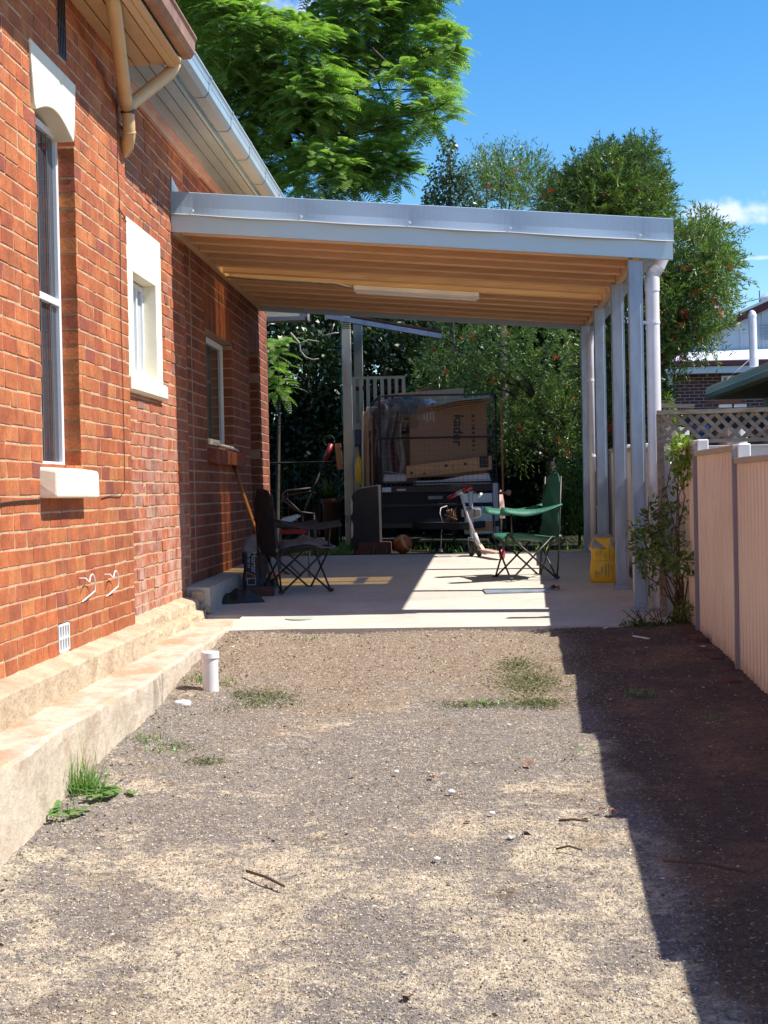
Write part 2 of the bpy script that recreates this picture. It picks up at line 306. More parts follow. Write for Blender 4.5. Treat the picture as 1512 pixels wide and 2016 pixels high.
def chipmat():
    m, nt, N, L, b = nodes('gravel_chip'); g = N('ShaderNodeNewGeometry')
    L(ramp(nt, g.outputs['Random Per Island'], [(0, (.10, .095, .095)), (.35, (.20, .18, .17)), (.55, (.33, .26, .19)), (.85, (.44, .36, .26)), (.985, (.54, .47, .38)), (1, (.70, .68, .64))]), b.inputs['Base Color'])
    b.inputs['Roughness'].default_value = .8; return m
M['chip'] = chipmat()

# ------------------------------------------------------------ mesh helpers
COL = sc.collection
class MB:
    def __init__(s): s.v = []; s.f = []; s.m = []; s.cur = 0
    def add(s, vs, fs):
        o = len(s.v); s.v += [tuple(map(float, p)) for p in vs]
        for f in fs: s.f.append(tuple(i+o for i in f)); s.m.append(s.cur)
        return s
    def box(s, lo, hi, j=0, rnd=None):
        x0, y0, z0 = lo; x1, y1, z1 = hi
        vs = [(x0, y0, z0), (x1, y0, z0), (x1, y1, z0), (x0, y1, z0), (x0, y0, z1), (x1, y0, z1), (x1, y1, z1), (x0, y1, z1)]
        if j: vs = [tuple(c+rnd.uniform(-j, j) for c in p) for p in vs]
        return s.add(vs, [(0, 3, 2, 1), (4, 5, 6, 7), (0, 1, 5, 4), (1, 2, 6, 5), (2, 3, 7, 6), (3, 0, 4, 7)])
    def cbox(s, lo, hi, c=.01):          # chamfered box
        x0, y0, z0 = lo; x1, y1, z1 = hi
        c = min(c, (x1-x0)/2.1, (y1-y0)/2.1, (z1-z0)/2.1)
        o = len(s.v); vs = []
        for sx in (0, 1):
            for sy in (0, 1):
                for sz in (0, 1):
                    X = (x0, x1)[sx]; Y = (y0, y1)[sy]; Z = (z0, z1)[sz]; dx = c*(1-2*sx); dy = c*(1-2*sy); dz = c*(1-2*sz)
                    vs += [(X, Y+dy, Z+dz), (X+dx, Y, Z+dz), (X+dx, Y+dy, Z)]
        I = lambda a, b, d, k: (a*4+b*2+d)*3+k
        fs = [(I(0,0,0,0), I(0,0,1,0), I(0,1,1,0), I(0,1,0,0)), (I(1,0,0,0), I(1,1,0,0), I(1,1,1,0), I(1,0,1,0)),
              (I(0,0,0,1), I(1,0,0,1), I(1,0,1,1), I(0,0,1,1)), (I(0,1,0,1), I(0,1,1,1), I(1,1,1,1), I(1,1,0,1)),
              (I(0,0,0,2), I(0,1,0,2), I(1,1,0,2), I(1,0,0,2)), (I(0,0,1,2), I(1,0,1,2), I(1,1,1,2), I(0,1,1,2))]
        for a in (0, 1):
            for b in (0, 1):
                q = [I(a,b,0,0), I(a,b,1,0), I(a,b,1,1), I(a,b,0,1)]; fs.append(tuple(q if a == b else q[::-1]))
                q = [I(a,0,b,0), I(a,1,b,0), I(a,1,b,2), I(a,0,b,2)]; fs.append(tuple(q[::-1] if a == b else q))
                q = [I(0,a,b,1), I(1,a,b,1), I(1,a,b,2), I(0,a,b,2)]; fs.append(tuple(q if a == b else q[::-1]))
                for d in (0, 1):
                    t = (I(a,b,d,0), I(a,b,d,1), I(a,b,d,2)); fs.append(t if (a+b+d) % 2 else t[::-1])
        return s.add(vs, fs)
    def tube(s, pts, r, seg=8, caps=True):
        pts = [Vector(tuple(map(float, p))) for p in pts]; n = len(pts)
        rs = r if isinstance(r, (list, tuple)) else [r]*n
        vs = []; up = None
        for i, p in enumerate(pts):
            t = (pts[min(i+1, n-1)]-pts[max(i-1, 0)]).normalized()
            if up is None: up = Vector((0, 0, 1)) if abs(t.z) < .9 else Vector((1, 0, 0))
            a = t.cross(up).normalized(); b = a.cross(t).normalized(); up = b
            for k in range(seg):
                an = 2*math.pi*k/seg; vs.append(p+a*math.cos(an)*rs[i]+b*math.sin(an)*rs[i])
        fs = [(i*seg+k, i*seg+(k+1) % seg, (i+1)*seg+(k+1) % seg, (i+1)*seg+k) for i in range(n-1) for k in range(seg)]
        if caps: fs += [tuple(range(seg))[::-1], tuple((n-1)*seg+k for k in range(seg))]
        return s.add(vs, fs)
    def bar(s, a, b, w, h, up=(0, 0, 1)):    # rectangular bar from a to b
        a = Vector(tuple(map(float, a))); b = Vector(tuple(map(float, b))); t = (b-a).normalized(); u = Vector(up)
        x = t.cross(u).normalized()*w/2; y = x.cross(t).normalized()*h/2
        vs = [p+i*x+j*y for p in (a, b) for i, j in ((-1, -1), (1, -1), (1, 1), (-1, 1))]
        return s.add(vs, [(0, 3, 2, 1), (4, 5, 6, 7), (0, 1, 5, 4), (1, 2, 6, 5), (2, 3, 7, 6), (3, 0, 4, 7)])
    def lathe(s, c, prof, seg=24, axis='Z', ang=0):
        c = Vector(tuple(map(float, c))); vs = []
        for r, h in prof:
            for k in range(seg):
                an = 2*math.pi*k/seg; q = (r*math.cos(an), r*math.sin(an), h)
                if axis == 'X': q = (q[2], q[0], q[1])
                elif axis == 'Y': q = (q[0], q[2], q[1])
                if ang: q = (q[0]*math.cos(ang)-q[1]*math.sin(ang), q[0]*math.sin(ang)+q[1]*math.cos(ang), q[2])
                vs.append(c+Vector(q))
        n = len(prof)
        fs = [(i*seg+k, i*seg+(k+1) % seg, (i+1)*seg+(k+1) % seg, (i+1)*seg+k) for i in range(n-1) for k in range(seg)]
        fs += [tuple(range(seg))[::-1], tuple((n-1)*seg+k for k in range(seg))]
        return s.add(vs, fs)
    def prism(s, poly, d):       # poly: 3d points, extruded by vector d
        poly = [Vector(tuple(map(float, p))) for p in poly]; d = Vector(tuple(map(float, d))); n = len(poly)
        return s.add(poly+[p+d for p in poly], [tuple(range(n))[::-1], tuple(range(n, 2*n))]+[(i, (i+1) % n, n+(i+1) % n, n+i) for i in range(n)])
    def grid(s, fn, nu, nv, th=0):
        vs = [fn(i/nu, j/nv) for j in range(nv+1) for i in range(nu+1)]
        fs = [(j*(nu+1)+i, j*(nu+1)+i+1, (j+1)*(nu+1)+i+1, (j+1)*(nu+1)+i) for j in range(nv) for i in range(nu)]
        return s.add(vs, fs)
    def build(s, name, m, parent=None, smooth=False, local=False):
        me = bpy.data.meshes.new(name); me.from_pydata(s.v, [], s.f)
        for x in (m if isinstance(m, (list, tuple)) else [m]): me.materials.append(M[x] if isinstance(x, str) else x)
        if any(s.m): me.polygons.foreach_set('material_index', s.m)
        if smooth: me.polygons.foreach_set('use_smooth', [True]*len(me.polygons))
        me.update()
        o = bpy.data.objects.new(name, me); COL.objects.link(o)
        return adopt(o, parent, local)
WM = {}
def adopt(o, parent, local=False):           # meshes are modelled in world space unless local
    if parent:
        o.parent = parent; pw = WM.get(parent.name, Matrix.Identity(4))
        if local: WM[o.name] = pw
        else: o.matrix_parent_inverse = pw.inverted(); WM[o.name] = Matrix.Identity(4)
    else: WM[o.name] = Matrix.Identity(4)
    return o
def quads(name, Q, m, parent=None, local=False):          # (N,4,3) array of separate quads
    Q = np.asarray(Q, np.float32); n = len(Q)
    me = bpy.data.meshes.new(name); me.vertices.add(n*4); me.vertices.foreach_set('co', Q.reshape(-1))
    me.loops.add(n*4); me.loops.foreach_set('vertex_index', np.arange(n*4, dtype=np.int32))
    me.polygons.add(n); me.polygons.foreach_set('loop_start', np.arange(0, n*4, 4, dtype=np.int32))
    me.update(calc_edges=True); me.validate()
    me.materials.append(M[m]); o = bpy.data.objects.new(name, me); COL.objects.link(o)
    return adopt(o, parent, local)
def tag(o, label, cat, group=None, kind=None):
    o['label'] = label; o['category'] = cat
    if group: o['group'] = group
    if kind: o['kind'] = kind
    return o
def thing(name, label, cat, loc=(0, 0, 0), rz=0, group=None):
    o = bpy.data.objects.new(name, None); COL.objects.link(o); o.location = [float(x) for x in loc]; o.rotation_euler = (0, 0, rz)
    o.empty_display_size = .1
    WM[o.name] = Matrix.Translation(o.location) @ Matrix.Rotation(rz, 4, 'Z')
    return tag(o, label, cat, group)
def struct(o, kind='structure'): o['kind'] = kind; return o
def solid(o, t): md = o.modifiers.new('thickness', 'SOLIDIFY'); md.thickness = t; md.offset = 0; return o
def bev(o, wd, seg=2): md = o.modifiers.new('bevel', 'BEVEL'); md.width = wd; md.segments = seg; md.limit_method = 'ANGLE'; return o
def sub(o, l=1): md = o.modifiers.new('subdivision', 'SUBSURF'); md.levels = l; md.render_levels = l; return o
def text(name, body, size, m, parent, mtx, ext=.0008, bold=0):
    cu = bpy.data.curves.new(name, 'FONT'); cu.body = body; cu.size = size; cu.extrude = ext; cu.offset = bold; cu.align_x = 'CENTER'; cu.align_y = 'CENTER'
    t = bpy.data.objects.new('tmp', cu); me = bpy.data.meshes.new_from_object(t); bpy.data.objects.remove(t)
    me.materials.clear(); me.materials.append(M[m]); me.name = name
    o = bpy.data.objects.new(name, me); COL.objects.link(o); o.parent = parent; o.matrix_parent_inverse = WM[parent.name].inverted(); o.matrix_basis = mtx; return o
R = random.Random(7)
rng = np.random.default_rng(11)

# ============================================================ ground, slab, ledge
def fbm(x, y):
    return (math.sin(x*2.1+1.3*math.sin(y*1.7))*math.cos(y*2.6+.7)+.5*math.sin(x*5.3+y*3.1)+.3*math.sin(x*11+2*math.sin(y*7)))/1.8
def ground_h(x, y):
    h = gz(y)
    if -1.7 < x < 1.7 and y < 10.6: h += .010*fbm(x*1.1, y*1.1)+.005*fbm(x*4, y*4)
    if y < 10.4: h -= .014*(math.exp(-((x+.72+.05*math.sin(y*.9))/.17)**2)+math.exp(-((x-.42+.06*math.sin(y*.7+1))/.17)**2))
    if 10.35 < y < 15.75 and -2.2 < x < 1.35: h -= .12
    if x < -1.2 and y < 10.4: h += .035*max(0, min(1, (-1.2-x)/.35))*(.5+.5*fbm(3, y*1.4))
    if x > .9 and y < 10.4: h += .03*max(0, min(1, (x-.9)/.5))
    return h
mb = MB()
xs = [-90, -40, -15, -8, -4, -2.4]+[-2.2+.05*i for i in range(0, 81)]+[2.0, 2.6, 4, 8, 15, 40, 90]
ys = [-30, -12, -4, 0, 1.5]+[2.5+.06*i for i in range(0, 226)]+[16.3, 17, 18.5, 20, 24, 30, 40, 60, 90, 150, 260, 420]
vs = [(x, y, ground_h(x, y)) for y in ys for x in xs]; nx = len(xs)
mb.add(vs, [(j*nx+i, j*nx+i+1, (j+1)*nx+i+1, (j+1)*nx+i) for j in range(len(ys)-1) for i in range(nx-1)])
struct(mb.build('ground', 'ground', smooth=True))

mb = MB(); fr = [(-1.55, 10.44), (-1.2, 10.46), (-.6, 10.44), (0, 10.43), (.6, 10.42), (1.1, 10.36), (1.40, 10.40)]
top = [(x, y, gz(y)+.004) for x, y in [(-1.9, 11.19), (-1.63, 11.19), (-1.63, 10.44)]+fr+[(1.42, 15.45), (-2.08, 15.62), (-2.08, 11.19)]]
mb.prism([(x, y, z) for x, y, z in top], (0, 0, -.25))
struct(mb.build('slab', 'concrete'))

# cream concrete ledge along the house
def ledge_part(x0, x1, y0, y1, z1, seed, nz=5, rough=.0035):
    rr = random.Random(seed); mb = MB(); n = int((y1-y0)/.05)
    prof = [(x1+.012, -.55), (x1+.006, -.3), (x1, -.16), (x1-.003, -.05), (x1-.006, z1-.014), (x1-.022, z1-.001), (x1-.15, z1+.002), (x0, z1+.004)]
    vs = []
    for i in range(n+1):
        y = y0+(y1-y0)*i/n; wob = .014*math.sin(y*2.3+seed)+.008*math.sin(y*6.1)
        for k, (x, z) in enumerate(prof):
            a = rough if k < 6 else rough*.4
            vs.append((x+wob*(k < 6)+rr.uniform(-a, a)*(.7 if k < 7 else 0), y, z+rr.uniform(-a, a)*(.5 if 3 < k < 7 else .2)))
    m_ = len(prof); mb.add(vs, [(i*m_+k, (i+1)*m_+k, (i+1)*m_+k+1, i*m_+k+1) for i in range(n) for k in range(m_-1)])
    for e in (0, n):
        q = [e*m_+k for k in range(m_)]; o = len(mb.v); mb.add([vs[a] for a in q]+[(x0, vs[e*m_][1], -.55)], [tuple(range(m_+1)) if e == 0 else tuple(range(m_+1))[::-1]])
    return mb
L0 = thing('concrete_ledge', 'long cream concrete ledge stepping out from the foot of the brick house beside the gravel', 'ledge', (-1.7, 5, 0))
ledge_part(-2.1, -1.575, 2.5, 8.80, 0, 3).build('near_block', 'ledge', L0)
ledge_part(-2.1, -1.612, 8.805, 11.2, -.004, 5).build('far_block', 'ledge', L0)

# ============================================================ brick house
XF, XM = -1.93, -2.06
H = thing('brick_house', 'old red brick house with cream lintels running along the left side of the driveway', 'house', (-4, 10, 0))
def brickwall(xc, y0, y1, z0, z1, h, L, holes, seed, jx=.003, rough=.0025, bond=.5, dep=.1, mort=.011):
    """individual bricks, holes = (y0,y1,z0,z1)"""
    rr = random.Random(seed); mb = MB(); rows = int((z1-z0)/h)+1
    for r in range(rows):
        za = z0+r*h; zb = min(za+h-mort, z1); off = (r % 2)*L*bond+rr.uniform(-.008, .008); y = y0-L+off
        if zb-za < .02: continue
        while y < y1:
            l = L*rr.choice([1, 1, 1, 1, 1, 1, .52, 1]) if bond == .5 else L
            spans = [(max(y, y0), min(y+l-mort*1.0, y1))]; y += l
            zc = (za+zb)/2
            for hy0, hy1, hz0, hz1 in holes:
                if hz0 < zc < hz1:
                    ns = []
                    for a, b in spans:
                        if b <= hy0 or a >= hy1: ns.append((a, b)); continue
                        if a < hy0: ns.append((a, hy0))
                        if b > hy1: ns.append((hy1, b))
                    spans = ns
            for a, b in spans:
                if b-a < .022: continue
                x = xc+rr.uniform(-jx, jx); c = .003; j = lambda: rr.uniform(-rough, rough)
                q = [(a, za), (b, za), (b, zb), (a, zb)]; o = [(yy+j(), zz+j()) for yy, zz in q]
                cy, cz = (a+b)/2, (za+zb)/2
                inn = [(yy+(c if yy < cy else -c)+j(), zz+(c if zz < cz else -c)+j()) for yy, zz in o]
                vs = [(xc-dep, yy, zz) for yy, zz in o]+[(x-c, yy, zz) for yy, zz in o]+[(x+j()*.5, yy, zz) for yy, zz in inn]
                fs = [(8, 9, 10, 11)]
                for k in range(4):
                    k2 = (k+1) % 4; fs += [(k, k2, 4+k2, 4+k), (4+k, 4+k2, 8+k2, 8+k)]
                mb.add(vs, fs)
    return mb
def shell(mb, xc, y0, y1, z0, z1, holes, th=.26, rec=.006):
    Ys = sorted({y0, y1}|{q for h in holes for q in (h[0]-.006, h[1]+.006)}); Zs = sorted({z0, z1}|{q for h in holes for q in (h[2]-.006, h[3]+.006)})
    n0 = len(mb.f)
    for a, b in zip(Ys, Ys[1:]):
        for c, d in zip(Zs, Zs[1:]):
            yc, zc = (a+b)/2, (c+d)/2
            if any(h[0]-.006 < yc < h[1]+.006 and h[2]-.006 < zc < h[3]+.006 for h in holes): continue
            mb.box((xc-th, a, c), (xc-rec, b, d))
    for k in range(n0, len(mb.f)): mb.m[k] = 1
LH = (6.93, 7.74, 2.69, 3.0); W1 = (7.01, 7.715, 1.04, 2.78)
def wallobj(name, xc, y0, y1, z0, z1, h, L, holes, seed, mats, rec=.006, **kw):
    mb = brickwall(xc, y0, y1, z0, z1, h, L, holes, seed, **kw); shell(mb, xc, y0, y1, z0, z1, holes, rec=rec); return mb.build(name, mats, H)
fh = [W1, LH, (7.205, 7.40, .165, .30), (7.44, 7.60, 3.08, 3.40)]
w1 = wallobj('wall', XF, 3.0, 8.90, .155, 3.42, .0765, .190, fh, 1, ('brick_f', 'mortar_f'), jx=.0011, rough=.0026, rec=.0026, mort=.0080)
w1['label'] = 'bright orange-red old brick wall nearest the street'
mh = [(9.42, 10.50, 1.60, 2.645)]
w2 = wallobj('wall', XM, 8.905, 11.52, .14, 3.56, .078, .200, mh, 2, ('brick_m', 'mortar_f'), jx=.0028, rough=.0035, rec=.0042, mort=.0115)
w2['label'] = 'set-back worn brick wall with white salt stains'
rh = [(12.41, 13.80, 1.30, 2.25), (14.94, 15.62, .1, 2.335), (12.36, 13.86, 2.25, 2.50), (14.9, 15.66, 2.335, 2.55), (12.36, 14.05, 1.20, 1.30)]
w3 = wallobj('wall', XM, 11.52, 16.36, .235, 3.56, .0862, .215, rh, 3, ('brick_r', 'mortar_r'), jx=.001, rough=.0012, mort=.013, rec=.0045)
w3['label'] = 'darker evenly pointed brick wall under the carport roof'
# end wall and hidden sides so that the house is a closed body
mb = MB(); mb.box((-7.5, 16.2, 0), (XM-.27, 16.34, 3.5)); mb.box((-7.5, 2.9, -.5), (-7.3, 16.3, 3.5)); mb.box((-7.4, 2.8, -.5), (XF-.02, 3.0, 3.5))
mb.box((XF-.26, 3.0, -.5), (XF-.005, 8.9, .15)); mb.box((XM-.26, 8.9, -.5), (XM-.005, 16.3, .14)); mb.build('rear_wall', 'brick_r', H)
# soldier courses over the openings and the sloping brick sill
def soldiers(name, y0, y1, z0, z1, n, x=XM, proud=0, parent=H, slope=0):
    mb = MB(); rr = random.Random(n)
    for k in range(n):
        a = y0+(y1-y0)*k/n; b = y0+(y1-y0)*(k+1)/n-.008; d = rr.uniform(-.001, .001)
        if slope: mb.add([(x-.1, a, z0), (x+proud, a, z0-slope), (x+proud, b, z0-slope), (x-.1, b, z0), (x-.1, a, z1), (x+proud, a, z1-slope), (x+proud, b, z1-slope), (x-.1, b, z1)], [(0, 3, 2, 1), (4, 5, 6, 7), (0, 1, 5, 4), (1, 2, 6, 5), (2, 3, 7, 6), (3, 0, 4, 7)])
        else: mb.box((x-.1, a, z0+.004), (x+d, b, z1-.006))
    m0 = len(mb.f); mb.box((x-.12, y0, z0-(slope*.4 if slope else 0)), (x-.004+proud*.7*(slope > 0)*0, y1, z1-.01))
    for k in range(m0, len(mb.f)): mb.m[k] = 1
    return mb.build(name, ('brick_r', 'mortar_r'), parent)
soldiers('lintel', 12.36, 13.86, 2.25, 2.50, 18); soldiers('lintel', 14.9, 15.66, 2.335, 2.55, 9)
# plinths
def plinth(name, x0, x1, y0, y1, zb, zt, seed, m='sand', amp=.0045):
    rr = random.Random(seed); mb = MB(); n = int((y1-y0)/.06)
    prof = [(x1+.004, zb), (x1, zb+(zt-zb)*.45), (x1-.004, zt-.012), (x1-.014, zt-.001), (x0, zt+.03)]
    vs = []
    for i in range(n+1):
        y = y0+(y1-y0)*i/n
        for k, (x, z) in enumerate(prof): vs.append((x+rr.uniform(-amp, amp)*(0 if k == 4 else 1), y, z+rr.uniform(-amp, amp)*(.6 if k else 0)))
    m_ = 5; mb.add(vs, [(i*m_+k, (i+1)*m_+k, (i+1)*m_+k+1, i*m_+k+1) for i in range(n) for k in range(m_-1)])
    for e in (0, n): mb.add([vs[e*m_+k] for k in range(m_)]+[(x0, vs[e*m_][1], zb)], [tuple(range(6)) if e == 0 else tuple(range(6))[::-1]])
    return mb.build(name, m, H)
plinth('plinth', XF-.02, -1.815, 3.0, 8.93, -.01, .135, 1)
plinth('plinth', XM-.02, -1.965, 8.93, 11.25, .05, .135, 2, amp=.008); plinth('plinth', XM-.02, -1.90, 8.93, 11.22, -.01, .055, 3, amp=.008)
mb = MB(); n = 30                      # concrete kerb at the foot of the wall under the carport
for i in range(n):
    a = 11.30+(16.3-11.30)*i/n; b = 11.30+(16.3-11.30)*(i+1)/n
    za, zb = max(.2, gz(a)+.2), max(.2, gz(b)+.2); za, zb = .215+.02*(a-11.3)*.6, .215+.02*(b-11.3)*.6
    mb.add([(XM-.02, a, -.1), (-1.885, a, -.1), (-1.89, a, za), (XM-.02, a, za+.006), (XM-.02, b, -.1), (-1.885, b, -.1), (-1.89, b, zb), (XM-.02, b, zb+.006)], [(0, 1, 2, 3), (4, 7, 6, 5), (1, 5, 6, 2), (2, 6, 7, 3)])
mb.build('base_kerb', 'concrete', H)
# broken stones showing in the open end of the kerb
mb = MB(); rr = random.Random(4)
for y, x, z, w_, h_ in ((11.285, -2.03, .11, .10, .085), (11.287, -2.02, .02, .11, .075), (11.27, -1.93, .03, .05, .05)): mb.cbox((x, y-.02, z), (x+w_, y+.04, z+h_), .012)
mb.build('rubble', 'sand', H)

# near window: arched cream lintel, recessed white frame, projecting sill
def arch_lintel():
    mb = MB(); x1 = XF+.006; x0 = XF-.12; ya, yb = 7.01, 7.69; zt, zb = 3.0, 2.695; n = 14
    bot = [(ya+(yb-ya)*i/n, zb+.075*math.sin(math.pi*i/n)) for i in range(n+1)]
    poly = [(6.925, zt)]+[(6.99, zb+.02)]+bot+[(7.70, zb+.02), (7.755, zt)]
    mb.prism([(x1, y, z) for y, z in poly][::-1], (x0-x1, 0, 0)); return mb
lt = bev(arch_lintel().build('lintel', 'cream', H), .006)
mb = MB(); mb.add([(XF+.085, 6.93, .905), (XF+.085, 7.74, .90), (XF+.085, 7.73, 1.035), (XF+.085, 6.94, 1.035), (XF-.12, 6.94, .91), (XF-.12, 7.73, .91), (XF-.12, 7.73, 1.07), (XF-.12, 6.94, 1.07)],
    [(0, 1, 2, 3), (4, 7, 6, 5), (0, 3, 7, 4), (1, 5, 6, 2), (3, 2, 6, 7), (0, 4, 5, 1)])
bev(mb.build('sill', 'cream', H), .015, 3)
def sash_window(y0, y1, z0, z1, x, bars, fr=.035, glass='glass', curt=False, arch=0):
    mb = MB(); d = .03
    mb.box((x-d, y0, z0), (x, y0+fr, z1)); mb.box((x-d, y1-fr, z0), (x, y1, z1)); mb.box((x-d, y0+fr, z0), (x, y1-fr, z0+fr)); mb.box((x-d, y0+fr, z1-fr), (x, y1-fr, z1))
    for kind, p in bars:
        if kind == 'h': mb.box((x-d, y0+fr, p-.018), (x+.004, y1-fr, p+.018))
        else: mb.box((x-d, p-.015, z0+fr), (x+.004, p+.015, z1-fr))
    wdw = bev(mb.build('window', 'alu', H), .003)
    g = MB(); g.box((x-d+.004, y0+fr, z0+fr), (x-d+.010, y1-fr, z1-fr)); g.build('pane', glass, wdw)
    return wdw
wa = sash_window(7.01, 7.715, 1.05, 2.74, XF-.085, [('h', 1.885)])
mb = MB(); mb.box((XF-.086, 7.045, 1.085), (XF-.083, 7.28, 1.867)); mb.build('fly_screen', 'screen', wa)
mb = MB(); [mb.box((XF-.094, y, 1.09), (XF-.090, y+.012, 2.70)) for y in (7.30, 7.345, 7.52)]; mb.build('curtain_edge', 'screen', wa)
# middle window in a flat cream surround
mb = MB(); x1 = XM+.012
for lo, hi in (((9.42, 2.32), (10.51, 2.64)), ((9.42, 1.60), (10.51, 1.70)), ((9.42, 1.70), (9.60, 2.32)), ((10.33, 1.70), (10.51, 2.32))): mb.box((XM-.16, lo[0], lo[1]), (x1, hi[0], hi[1]))
s2 = bev(mb.build('window_surround', 'cream', H), .004)
mb = MB(); mb.cbox((XM-.1, 9.40, 1.555), (XM+.045, 10.52, 1.66), .015); mb.build('sill', 'cream', H)
wb = sash_window(9.60, 10.33, 1.70, 2.31, XM-.075, [('v', 9.93), ('v', 10.10)], .03)
mb = MB(); mb.box((XM-.101, 9.95, 1.73), (XM-.092, 10.30, 2.28)); mb.build('curtain', 'curtain', wb)
# window under the carport
wc = sash_window(12.42, 13.79, 1.33, 2.24, XM-.08, [('v', 12.80)], .05); wc['label'] = 'narrow window under the carport with a lifted cream sill flashing'
sl = soldiers('sill', 12.38, 14.02, 1.20, 1.315, 20, XM, .07, H, .045)
mb = MB(); mb.tube([(XM-.08, 13.16, 1.36), (XM-.03, 13.2, 1.33), (XM+.03, 13.5, 1.31), (XM+.05, 13.74, 1.29)], [.008, .012, .016, .006]); mb.build('sill_flashing', 'alu', wc)
mb = MB(); mb.box((XM-.20, 14.9, .1), (XM-.17, 15.66, 2.34)); dr = mb.build('door', 'dark', H); mb = MB(); mb.lathe((XM-.16, 15.02, 1.15), [(.012, 0), (.012, .03), (.025, .035), (.025, .05)], 12, 'X'); mb.build('handle', 'steel', dr)
mb = MB(); [mb.box((XM-.19, y, z), (XM-.145, y+.02, z+.09)) for y in (15.52, 15.58) for z in [.25+.17*k for k in range(12)]]; mb.box((XM-.24, 15.0, .12), (XM-.195, 15.6, 2.3))
# air bricks
for (ya, yb, za, zb, m_) in ((7.21, 7.395, .17, .295, 'white'), (7.445, 7.595, 3.085, 3.395, 'dark')):
    mb = MB(); n = 4 if m_ == 'white' else 5
    mb.box((XF-.05, ya, za), (XF-.03, yb, zb))
    v = mb.build('air_vent', 'dark', H)
    mb = MB(); 
    for k in range(n+1): mb.box((XF-.03, ya+(yb-ya)*k/n-.006, za), (XF+.001, ya+(yb-ya)*k/n+.006, zb))
    for k in range(3): mb.box((XF-.028, ya+.006, za+(zb-za)*k/2-.005), (XF-.001, yb-.006, za+(zb-za)*k/2+.005))
    mb.build('grille', m_ if m_ == 'white' else 'blackm', v)
# two bent white wire hooks low on the wall, bent sheet chip, hanging cable
for yy, zz in ((7.62, .47), (8.15, .46)):
    mb = MB(); mb.tube([(XF-.005, yy, zz+.03), (XF+.03, yy, zz+.03)]+[(XF+.05-.02*(t/14), yy+.09+.10*math.sin(-1.1+2.9*t/14)-.0, zz-.02+.065*math.cos(-1.1+3.1*t/14)) for t in range(15)]+[(XF+.004, yy+.02, zz-.09)], .0034, 7)
    mb.build('wire_hook', 'white', H)
mb = MB(); pts = [onX(x, y, XF+.006) for x, y in [(230, 170), (232, 330), (236, 420), (238, 620), (243, 800), (246, 965), (238, 977), (218, 976), (200, 981)]]; mb.tube(pts, .0024, 5); mb.build('cable', 'blackm', H); mb = MB()
pts = [onX(x, y, XF+.008) for x, y in [(82, 984), (50, 986), (20, 989), (0, 992), (-40, 996)]]; mb.tube(pts, .005, 5); mb.build('cable', 'blackm', H); mb = MB()
pts = [onX(x, y, XF+.006) for x, y in [(234, 410), (243, 425), (249, 437)]]; mb.tube(pts, .003, 5)
mb.build('cable', 'blackm', H)
mb = MB(); mb.box((XM-.001, 11.70, .30), (XM+.006, 11.712, 2.80)); mb.build('wall_joint', 'mortar_r', H)

# eaves: near cream timber eave, far pale steel eave
mb = MB()
for k in range(4): mb.box((XF-.02+.092*k+.0, 2.5, 3.415), (XF-.02+.092*k+.084, 8.93, 3.435))
sfa = bev(mb.build('soffit', 'beige_trim', H), .003); mb = MB(); mb.box((XF-.3, 2.5, 3.436), (-1.60, 8.93, 3.45)); mb.build('soffit_backing', 'dark', H)
mb = MB(); mb.box((-1.665, 2.5, 3.40), (-1.63, 8.95, 3.55)); mb.box((-1.629, 2.5, 3.43), (-1.61, 8.95, 3.56)); mb.build('fascia', 'beige_trim', H)
def gutter(y0, y1, x0, x1, z0, z1, name, m, laps=()):
    prof = [(x0, z1-.01), (x0, z0+.015), (x0+.02, z0), (x1-.04, z0), (x1-.015, z0+.03), (x1-.012, z1-.03), (x1, z1-.015), (x1-.002, z1), (x1-.012, z1)]
    mb = MB(); ys_ = [y0, y1]
    for e in range(1): mb.add([(x, y, z) for y in (y0, y1) for x, z in prof], [(k, k+1, len(prof)+k+1, len(prof)+k) for k in range(len(prof)-1)])
    mb.add([(x, y0, z) for x, z in prof], [tuple(range(len(prof)))]); mb.add([(x, y1, z) for x, z in prof], [tuple(range(len(prof)))[::-1]])
    for y in laps:
        mb.add([(x+(.004 if k > 2 else 0), yy, z-(.004 if 1 < k < 5 else 0)) for yy in (y, y+.05) for k, (x, z) in enumerate(prof)], [(k, k+1, len(prof)+k+1, len(prof)+k) for k in range(len(prof)-1)])
    return solid(mb.build(name, m, H), .003)
g1 = gutter(2.5, 8.95, -1.605, -1.50, 3.45, 3.575, 'gutter', 'rust', (5.2, 7.4)); g1['label'] = 'rusty old gutter of the near eave'
mb = MB()
for k in range(4): mb.box((XM+.05+.085*k, 8.96, 3.50), (XM+.05+.085*k+.078, 17.0, 3.512))
mb.build('soffit', 'soffit', H)
mb = MB(); mb.box((XM-.3, 8.96, 3.513), (-1.66, 17.0, 3.525)); mb.build('soffit_backing', 'dark', H)
mb = MB(); mb.box((XM+.0005, 8.96, 3.43), (XM+.025, 12.2, 3.49)); mb.box((XM+.0005, 12.2, 3.452), (XM+.022, 17.0, 3.49)); mb.box((XM+.0005, 8.96, 3.49), (XM+.048, 17.0, 3.515)); mb.build('wall_trim', 'pink', H)
mb = MB(); mb.box((-1.735, 8.96, 3.47), (-1.715, 17.0, 3.60)); mb.build('fascia', 'soffit', H)
g2 = gutter(8.97, 17.0, -1.712, -1.585, 3.485, 3.625, 'gutter', 'gsteel', (9.95, 10.9, 11.85, 12.8, 13.75, 14.7, 15.6)); g2['label'] = 'pale blue-grey gutter of the far eave'
mb = MB(); mb.box((-1.5868, 9.0, 3.581), (-1.5838, 16.9, 3.586)); mb.build('slot_strip', 'flash', g2)
